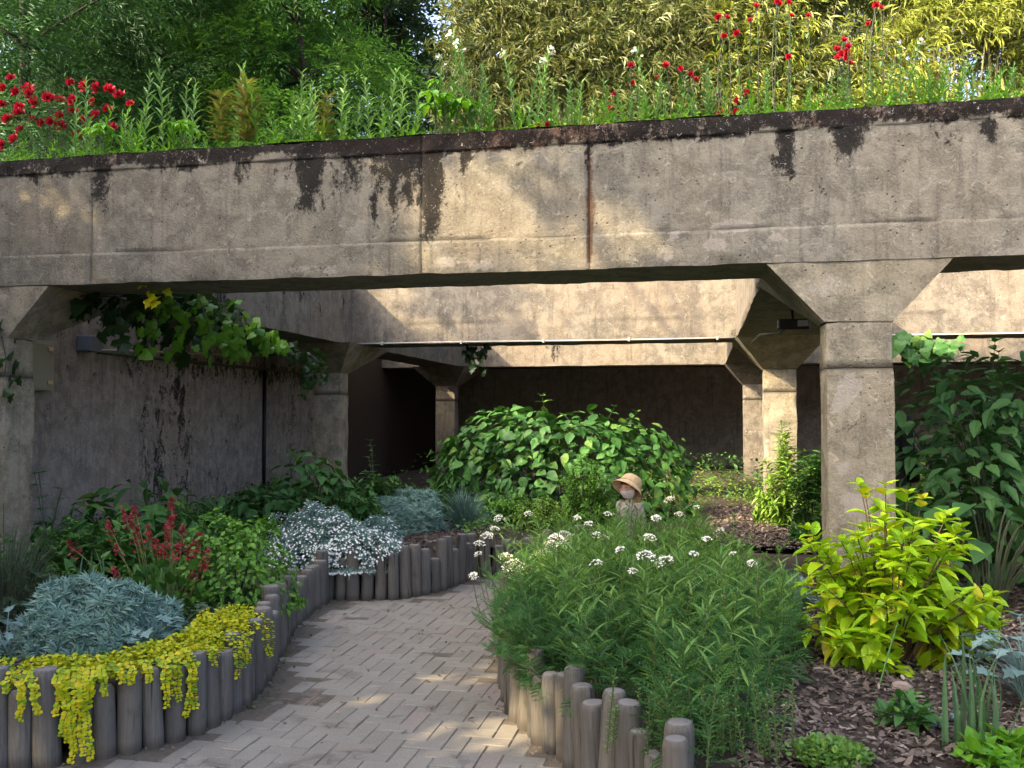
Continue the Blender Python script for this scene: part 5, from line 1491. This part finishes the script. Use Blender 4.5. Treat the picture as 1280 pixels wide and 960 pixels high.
# ------------------------------------------------------------------ trees
def tree(name, label, cat, loc, h, cz0, rad, nspr, tm, ls, mat, group=None, seed=0, keep=None, limbs=14, trunk_r=.16, clump=26):
    t = thing(name, label, cat, loc, group)
    g = Geo()
    sway = rng.normal(0, .25, (3, 2))
    zz = np.linspace(-.4, h * .93, 9)
    tr = np.c_[np.interp(zz, [0, h * .4, h * .75, h], np.r_[0, sway[:, 0]]), np.interp(zz, [0, h * .4, h * .75, h], np.r_[0, sway[:, 1]]), zz]
    tube(g, tr, np.linspace(trunk_r, trunk_r * .15, 9), 8); g.build('trunk', M['trunk'], t, smooth=True)
    cents = []; gl = Geo()
    for k in range(clump):
        f = (k + .5) / clump; z = cz0 + (h - cz0) * f
        a = k * 2.4 + random.uniform(-.4, .4)
        r = rad * (math.sin(math.pi * min(1, .15 + .85 * (1 - f) ** .8)) * .75 + .25) * random.uniform(.45, 1.0)
        c = np.array([math.cos(a) * r, math.sin(a) * r, z])
        j = np.argmin(np.abs(tr[:, 2] - z * .9))
        tube(gl, bezier(tr[j], (tr[j] + c) / 2 + (0, 0, .25), c, 6), np.linspace(trunk_r * .3, .012, 6), 5, False)
        cents.append((c, rad * random.uniform(.26, .46)))
    gl.build('limbs', M['trunk'], t)
    per = nspr // clump; Pp, D = [], []
    for c, cr in cents:
        v = nrm(rng.normal(0, 1, (per, 3))); q = c + v * cr * (rng.random(per) ** .45)[:, None] * (1.25, 1.25, .75)
        Pp.append(q); dd = v * .6 + nrm(q * (1, 1, 0)) * .8 + rng.normal(0, .35, (per, 3)); dd[:, 2] -= .15; D.append(dd)
    Pp, D = np.concatenate(Pp), np.concatenate(D)
    if keep is not None:
        mk = keep(Pp + np.array(loc)); Pp, D = Pp[mk], D[mk]
    o = foliage(t, tm, mat, Pp, frames(D, (0, 0, 1), .35), rng.uniform(.7, 1.2, len(Pp)) * ls, 'crown')
    return t
SPR = [spray(t_diamond(.27, .1, .15), 7, 1.0, .44, 1.3, .25), spray(t_diamond(.27, .1, .15), 7, 1.0, .47, 1.1, .4)]
DSP = [spray(t_diamond(.55, .1, .15), 7, 1, .42)]
TER = 3.5
tree('conifer_tree', 'soft green feathery tree at the far left behind the red roses', 'tree', at(15, 18, TER), 11.5, .8, 2.6, 7000, SPR, .52, M['redwood'], seed=1)
tree('conifer_tree', 'feathery tree with sky showing through right of the far left tree', 'tree', at(140, 22, TER), 13, 1.5, 2.8, 6500, SPR, .52, M['redwood'], seed=2, clump=22)
tree('dark_tree', 'dark almost black green tree behind the feathery trees', 'tree', at(245, 27, TER), 15, 1.5, 3.4, 5000, DSP, .68, M['dark_tree'], seed=3)
tree('conifer_tree', 'bright fresh green feathery tree above the reddish weeds', 'tree', at(365, 20.5, TER), 9.8, .3, 2.3, 7000, SPR, .46, M['fresh_tree'], seed=4)
tree('dark_tree', 'dark green tree far behind the left of the bamboo', 'tree', at(470, 31, TER), 17, 1.5, 3.8, 5000, DSP, .68, M['dark_tree'], seed=5)
tree('conifer_tree', 'low green conifer between the roses and the dark tree', 'tree', at(255, 20.4, TER), 7.6, .3, 1.9, 4500, SPR, .40, M['redwood'], seed=6)

tree('dark_tree', 'tall dark green tree closing the sky gap at the far left', 'tree', at(40, 33, TER), 18, 2, 4.2, 5500, DSP, .75, M['redwood'], seed=8)
tree('dark_tree', 'tall green tree far behind the feathery trees', 'tree', at(190, 36, TER), 19, 2, 4.4, 5500, DSP, .8, M['dark_tree'], seed=9)
tree('dark_tree', 'deep green tree far behind the bright feathery tree', 'tree', at(390, 34, TER), 17, 1, 3.8, 5000, DSP, .8, M['dark_tree'], seed=10)

# bamboo
def bam_spray():
    parts = []
    for k in range(7):
        a = random.uniform(-1.1, 1.1)
        parts.append((t_diamond(.10, .15, .25), one_frame((math.sin(a), math.cos(a) * .8, random.uniform(-.9, .15))), .34 * random.uniform(.7, 1.1), np.array([0, .08 * k, random.uniform(-.06, .06)])))
    return combine(parts)
BS = [bam_spray() for _ in range(4)]
def bamboo(n_cane, n_spr, x0, x1, y0, y1, h0, h1, mat, s, dens=lambda x, z: 1.0, zb=ZT, zlow=1.0):
    gc = Geo(); 
    for k in range(n_cane):
        x, y = random.uniform(x0, x1), random.uniform(y0, y1); h = random.uniform(h0, h1)
        tip = np.array([x + random.gauss(0, .3), y + random.gauss(0, .2), zb + h])
        tube(gc, bezier(np.array([x, y, zb - .05]), np.array([x, y, zb + h * .6]), tip, 7), np.linspace(.022, .006, 7), 5, False)
    q = np.c_[rng.uniform(x0 - .3, x1 + .3, n_spr), rng.uniform(y0 - .35, y1 + .35, n_spr), zb + rng.uniform(zlow, h1 * .95, n_spr)]
    cl = fbm(q * (1.1, 1.1, 1.3), 23, 3)
    p = np.array([dens(a, c - zb) for a, b, c in q]) * sstep(.28, .5, cl)
    q = q[rng.random(len(q)) < p]
    d = np.c_[rng.normal(0, .8, len(q)), rng.normal(-.35, .7, len(q)), rng.normal(-.05, .5, len(q))]
    g = Geo()
    for k in range(4):
        qq = q[k::4]; scatter(g, BS[k], qq, frames(d[k::4], jit=.5), rng.uniform(.65, 1.15, len(qq)) * s)
    o = g.build('bamboo_grove', [mat]); o['kind'] = 'stuff'
    o2 = gc.build('bamboo_canes', M['cane']); o2['kind'] = 'stuff'
bamboo(110, 21000, -3.4, 1.6, Y2 + .15, Y2 + BD - .1, 3.0, 4.8, M['bamboo'], .50, lambda x, z: (.35 + .65 * sstep(1.0, 2.4, z)) * (.55 + .45 * sstep(-3.5, -2, x)))
bamboo(90, 21000, .6, 7.5, Y2 + .12, Y2 + BD - .1, 3.2, 4.8, M['bamboo_sunlit'], .50, lambda x, z: (.40 + .6 * sstep(1.0, 2.2, z)) * (1 - .45 * sstep(3.4, 4.6, x)))
bamboo(150, 14000, -5, 11, Y3 + 1.2, Y3 + 3.5, 6, 9.5, M['bamboo'], 1.15, lambda x, z: .4 + .6 * sstep(2, 4, z))

# ------------------------------------------------------------------ the trees behind the camera that shade the front of the garden
def lit_spots(lst):
    return [(np.array(p, float), r) for p, r in lst]
SPOTS = lit_spots([(FY(70, 258, Y1), .17), (FY(92, 280, Y1), .13), (FY(605, 238, Y1), .15), (FY(665, 240, Y1), .13), (FY(545, 312, Y1), .12), (FY(518, 285, Y1), .09), (FY(575, 328, Y1), .10), (FY(760, 300, Y1), .08),
                   (G(648, 860, .2), .10), (G(655, 915, .1), .09), (G(625, 830, 0), .12), (G(690, 940, 0), .10), (P(740, 720, 6.0), .22), (P(700, 740, 6.0), .16), (P(655, 690, 6.4), .14), (P(790, 760, 5.6), .12), (P(1100, 640, 5.2), .20), (P(1000, 640, 5.3), .14), (P(1180, 690, 5.2), .16)])
def keep_shade(q):
    q = np.asarray(q); mk = np.ones(len(q), bool)
    for p, r in SPOTS:
        w = q - p; t = w @ SUN; mk &= np.linalg.norm(w - t[:, None] * SUN, axis=1) > r + .33
    k1 = (Y1 + BD - q[:, 1]) / SUN[1]; z1 = q[:, 2] + SUN[2] * k1
    k2 = (Y2 - q[:, 1]) / SUN[1]; x2 = q[:, 0] + SUN[0] * k2; z2 = q[:, 2] + SUN[2] * k2
    over = (z1 > ZT + .05) & (k1 > 0)
    edge = -2.45 + .5 * (vnoise(np.c_[x2 * .7, z2 * 1.4, x2 * 0], 3) - .5)
    mk &= ~(over & (x2 > edge))
    return mk
sh = [spray(t_diamond(.6), 7, 1, .46), spray(t_diamond(.65), 6, 1, .50)]
U1 = np.array([1.15, -1.0]) / 1.524; D1 = np.array([1.0, 1.15]) / 1.524
for k, (u, dist, h, rad) in enumerate([(-10, 13, 13.0, 2.7), (-7.6, 12, 12.5, 2.7), (-5.2, 13.5, 13.2, 2.7), (-2.8, 12, 12.5, 2.7), (-.4, 13, 13.0, 2.7), (2.0, 12, 12.4, 2.6)]):
    # dist is measured back towards the sun from the middle of the front beam
    base = U1 * u + D1 * (5.0 - dist)
    tree('shade_tree', 'leafy tree standing behind the viewer and shading the front beds', 'tree', (base[0], base[1], 0), h, 2.5, rad, 2500, sh, .66, M['shade_leaf'], 'trees behind the viewer', 100 + k, keep_shade, clump=30, trunk_r=.2)
tree('shade_tree', 'leafy tree standing on the upper ground left of the frame', 'tree', (-10.2, 3.2, 3.45), 10.5, 2.2, 2.6, 2800, sh, .64, M['shade_leaf'], None, 120, keep_shade, clump=30)

# ------------------------------------------------------------------ people
M['skin'] = plain('skin', (.50, .30, .21), .55, var=.06, bump=.03)
M['hair'] = plain('brown_hair', (.10, .05, .025), .5, var=.3, scale=40)
M['straw'] = (lambda a: a.done(a.bsdf(a.mix(a.noise(a.scaled(a.n('ShaderNodeTexCoord').outputs['Object'], (60, 60, 160)), 1.0, 3), (.46, .31, .15), (.74, .57, .33)), .85,
               a.n('ShaderNodeTexVoronoi', {'Vector': a.n('ShaderNodeTexCoord').outputs['Object'], 'Scale': 110.0}).outputs['Distance'], .6, .004)))(N('woven_straw'))
M['mask'] = plain('white_mask', (.72, .60, .56), .8, var=.04)
M['dress'] = plain('pale_cloth', (.30, .29, .24), .9, var=.15)
M['black_cloth'] = plain('black_cloth', (.010, .010, .011), .85, var=.3)
M['dark_line'] = plain('lash_brown', (.03, .018, .012), .6)
M['orange'] = plain('orange_cloth', (.55, .16, .03), .7)

def skin_figure(t, joints, edges, root, mat, name='body'):
    """one continuous body grown over a skeleton; joints: name -> (x, y, z, radius)"""
    names = list(joints); me = bpy.data.meshes.new(name)
    me.from_pydata([joints[n][:3] for n in names], [(names.index(a), names.index(b)) for a, b in edges], [])
    me.materials.append(mat)
    o = bpy.data.objects.new(name, me); COL.objects.link(o); o.parent = t
    md = o.modifiers.new('skin', 'SKIN'); md.use_smooth_shade = True; md.branch_smoothing = .4
    lay = me.skin_vertices[0] if len(me.skin_vertices) else None
    for k, n in enumerate(names):
        r = joints[n][3]; lay.data[k].radius = (r, r) if len(joints[n]) < 5 else (r, joints[n][4])
        lay.data[k].use_root = (n == root)
    sb = o.modifiers.new('sub', 'SUBSURF'); sb.levels = sb.render_levels = 1
    return o

def hand(J, E, side, wrist, pw, s):
    w = np.array(J[wrist][:3]); d = np.array([0.0, -.25, -.97]); d /= np.linalg.norm(d); acr = np.array([0, -1.0, .25]); acr /= np.linalg.norm(acr)
    pn = side + 'palm'; J[pn] = (*(w + d * .045 * s), .018 * s); E.append((wrist, pn))
    for k, (off, ln) in enumerate(((-.022, .055), (-.008, .068), (.007, .065), (.021, .05))):
        b = w + d * .075 * s + acr * off * s; m = b + d * ln * .5 * s + np.array([-.006 if side == 'l' else .006, 0, 0]) * s; e = m + (d * .42 * ln + np.array([.012 if side == 'r' else -.012, 0, 0])) * s
        for n, q, r in (('a', b, .009), ('b', m, .008), ('c', e, .0065)): J[f'{side}f{k}{n}'] = (*q, r * s)
        E += [(pn, f'{side}f{k}a'), (f'{side}f{k}a', f'{side}f{k}b'), (f'{side}f{k}b', f'{side}f{k}c')]
    b = w + d * .03 * s + acr * .028 * s; e = b + (d * .5 + acr * .6) * .05 * s
    J[side + 'ta'] = (*b, .010 * s); J[side + 'tb'] = (*e, .008 * s); E += [(pn, side + 'ta'), (side + 'ta', side + 'tb')]

def body(t, H, child, mat):
    hh = H / (5.0 if child else 7.5); sw = H * (.115 if child else .118)
    leg = H * (.43 if child else .49); ch = H - hh * 1.22
    J = {'pelvis': (0, 0, leg, H * .075), 'waist': (0, 0, leg + (ch - leg) * .45, H * .068), 'chest': (0, 0, ch - H * .06, H * .078), 'neck0': (0, 0, ch, H * .035), 'neck1': (0, -.01, ch + hh * .30, H * .032)}
    E = [('pelvis', 'waist'), ('waist', 'chest'), ('chest', 'neck0'), ('neck0', 'neck1')]
    for sd, sg in (('l', -1), ('r', 1)):
        J.update({sd + 'hip': (sg * H * .055, 0, leg - H * .02, H * .055), sd + 'knee': (sg * H * .058, -.01, leg * .53, H * .036), sd + 'ankle': (sg * H * .06, .01, leg * .10, H * .022), sd + 'heel': (sg * H * .06, .0, H * .02, H * .022), sd + 'toe': (sg * H * .068, -H * .09, H * .015, H * .018),
                  sd + 'sh': (sg * sw, 0, ch - H * .03, H * .036), sd + 'elb': (sg * (sw + H * .03), .01, ch - H * .20, H * .026), sd + 'wr': (sg * (sw + H * .03), -H * .06, ch - H * .34, H * .018)})
        E += [('pelvis', sd + 'hip'), (sd + 'hip', sd + 'knee'), (sd + 'knee', sd + 'ankle'), (sd + 'ankle', sd + 'heel'), (sd + 'heel', sd + 'toe'), ('chest', sd + 'sh'), (sd + 'sh', sd + 'elb'), (sd + 'elb', sd + 'wr')]
        hand(J, E, sd, sd + 'wr', 0, H / 1.7)
    skin_figure(t, J, E, 'pelvis', mat)
    return J, hh, ch, leg, sw

def head_mesh(t, c, hh, rot, child):
    e = bpy.data.objects.new('head', None); 
    g = Geo(); n1, n2 = 18, 24
    th, ph = np.meshgrid(np.linspace(0.02, math.pi - .02, n1), np.arange(n2) * 2 * math.pi / n2, indexing='ij')
    V = np.stack([np.sin(th) * np.cos(ph), np.sin(th) * np.sin(ph), np.cos(th)], -1).reshape(-1, 3)
    x, y, z = V.T
    r = hh / 2
    V = V * (.80, .92, 1.0)
    jaw = sstep(.1, -1, z); V[:, 0] *= 1 - .28 * jaw; V[:, 1] = np.where(y < 0, V[:, 1] * (1 - .06 * jaw), V[:, 1] * (1 - .35 * jaw))
    nose = np.exp(-((x / .13) ** 2 + ((z + .15) / .2) ** 2)) * (y < 0); V[:, 1] -= .16 * nose
    sock = np.exp(-(((np.abs(x) - .33) / .16) ** 2 + ((z - .06) / .12) ** 2)) * (y < 0); V[:, 1] += .07 * sock
    V *= r
    i = np.arange(n1 * n2).reshape(n1, n2)
    g.add(V, np.stack([i[:-1], i[1:], np.roll(i[1:], -1, 1), np.roll(i[:-1], -1, 1)], -1).reshape(-1, 4))
    for sg in (-1, 1):                                     # ears
        lathe(g, [(.16 * r, -.05 * r), (.2 * r, 0), (.14 * r, .05 * r)], 8, (sg * .80 * r, .05 * r, -.05 * r))
    o = g.build('head', M['skin'], t, smooth=True); o.location = c; o.rotation_euler = rot
    ge = Geo()
    for sg in (-1, 1):                                     # lowered lids, lashes and brows
        a = np.linspace(-.15, .15, 7)
        tube(ge, [((sg * .31 + q) * r, (-.86 + .45 * (abs(sg * .31 + q)) ** 2) * r, (-.02 - .06 * (1 - (q / .15) ** 2)) * r) for q in a], .022 * r, 4)
        tube(ge, [((sg * .31 + q) * r, (-.88 + .45 * (abs(sg * .31 + q)) ** 2) * r, (.22 - 1.0 * q * q) * r) for q in a], .018 * r, 4)
    ge.build('eyelashes', M['dark_line'], o)
    gm = Geo(); tube(gm, [(q * r, (-.90 + .3 * q * q) * r, -.5 * r) for q in np.linspace(-.2, .2, 5)], .035 * r, 5); gm.build('mouth', M['orange'], o)
    return o, r

def shell(r, k, th0, th1, ph0, ph1, sx=.8, sy=.92):
    n1, n2 = 10, 16
    th, ph = np.meshgrid(np.linspace(th0, th1, n1), np.linspace(ph0, ph1, n2), indexing='ij')
    V = np.stack([np.sin(th) * np.cos(ph) * sx, np.sin(th) * np.sin(ph) * sy, np.cos(th)], -1).reshape(-1, 3) * r * k
    i = np.arange(n1 * n2).reshape(n1, n2)
    return V, np.stack([i[:-1, :-1], i[1:, :-1], i[1:, 1:], i[:-1, 1:]], -1).reshape(-1, 4)

# small person in the straw hat, on the path behind the yarrow
t = thing('person', 'small person in a woven straw hat and white face mask looking down among the yarrow', 'person', at(787, 8.75, .0), rz=-.62)
Hc = .985
J, hh, ch, leg, sw = body(t, Hc, True, M['skin'])
o, r = head_mesh(t, (0, -.015, ch + hh * .62), hh, (.16, 0, 0), True)
g = Geo(); V, Q = shell(r, 1.06, 0.0, 1.9, -.15, 3.29); g.add(V, Q); V, Q = shell(r, 1.05, 0.0, 1.05, math.pi, 2 * math.pi); g.add(V, Q)
g.build('hair', M['hair'], o, smooth=True)
g = Geo(); V, Q = shell(r, 1.07, 1.62, 2.62, math.pi + .25, 2 * math.pi - .25); V[:, 1] -= .10 * r * np.exp(-(V[:, 0] / (.3 * r)) ** 2); g.add(V, Q); g.build('face_mask', M['mask'], o, smooth=True)
g = Geo()
hatp = [(1.62, -.62), (1.60, -.60), (1.42, -.40), (1.22, -.14), (1.06, .04), (1.04, .12), (1.03, .42), (.97, .66), (.80, .86), (.5, .98), (.2, 1.02)]
lathe(g, [(a * r, b * r) for a, b in hatp], 28)
hat = g.build('straw_hat', M['straw'], o, smooth=True); hat.location = (0, .20 * r, .22 * r); hat.rotation_euler = (-.85, .10, 0)
sd = hat.modifiers.new('thick', 'SOLIDIFY'); sd.thickness = .004
g = Geo(); tube(g, [(1.12 * r * math.cos(a), 1.12 * r * math.sin(a), .03 * r) for a in np.linspace(0, 6.283, 25)], .03 * r, 6, False); g.build('hat_seam', M['straw'], hat)
g = Geo(); lathe(g, [(.052, ch - .0), (.085, ch - .03), (.10, ch - .10), (.105, ch - .2), (.14, ch - .33), (.17, ch - .44), (.165, ch - .445)], 20, close=False)
g.build('dress', M['dress'], t, smooth=True)
g = Geo()
for sd_ in 'lr':
    a, b, c = (np.array(J[sd_ + k][:3]) for k in ('sh', 'elb', 'wr'))
    tube(g, [a * .75 + (0, 0, ch * .25 - .012), a, b, b * .3 + c * .7], [.045, .045, .038, .036], 10)
g.build('sleeves', M['dress'], t, smooth=True)
g = Geo(); lathe(g, [(.012, -.02), (.02, -.005), (.016, .01), (.004, .018)], 8, (1.0 * r, -.2 * r, -1.35 * r)); g.build('orange_tassel', M['orange'], o)

# the dark clothed person behind the broad pillar
t = thing('person', 'person in black clothing almost wholly hidden behind the broad right pillar', 'person', at(1099, 7.55, BZ), rz=2.6)
J, hh, ch, leg, sw = body(t, 1.55, False, M['skin'])
o, r = head_mesh(t, (0, -.02, ch + hh * .62), hh, (.1, 0, 0), False)
g = Geo(); V, Q = shell(r, 1.07, 0.0, 2.2, -.2, 3.34); g.add(V, Q); V, Q = shell(r, 1.05, 0.0, .95, math.pi, 2 * math.pi); g.add(V, Q); g.build('hair', M['hair'], o, smooth=True)
g = Geo(); lathe(g, [(.06, ch + .01), (.12, ch - .01), (.165, ch - .06), (.17, ch - .2), (.165, ch - .4), (.19, ch - .6), (.20, ch - .66)], 20, close=False)
V0 = g.v[0]; V0[:, 0] *= 1.12; V0[:, 1] *= .75
g.build('coat', M['black_cloth'], t, smooth=True)
g = Geo()
for sd_ in 'lr':
    a, b, c = (np.array(J[sd_ + k][:3]) for k in ('sh', 'elb', 'wr'))
    tube(g, [a * (.7, 1, 1) + (0, 0, .01), a + (0, 0, .005), b, c], [.07, .068, .056, .05], 10)
g.build('sleeves', M['black_cloth'], t, smooth=True)
g = Geo()
for sd_ in 'lr':
    a, b, c = (np.array(J[sd_ + k][:3]) for k in ('hip', 'knee', 'ankle'))
    tube(g, [a + (0, 0, .06), a, b, c], [.10, .10, .075, .065], 10)
g.build('trousers', M['black_cloth'], t, smooth=True)
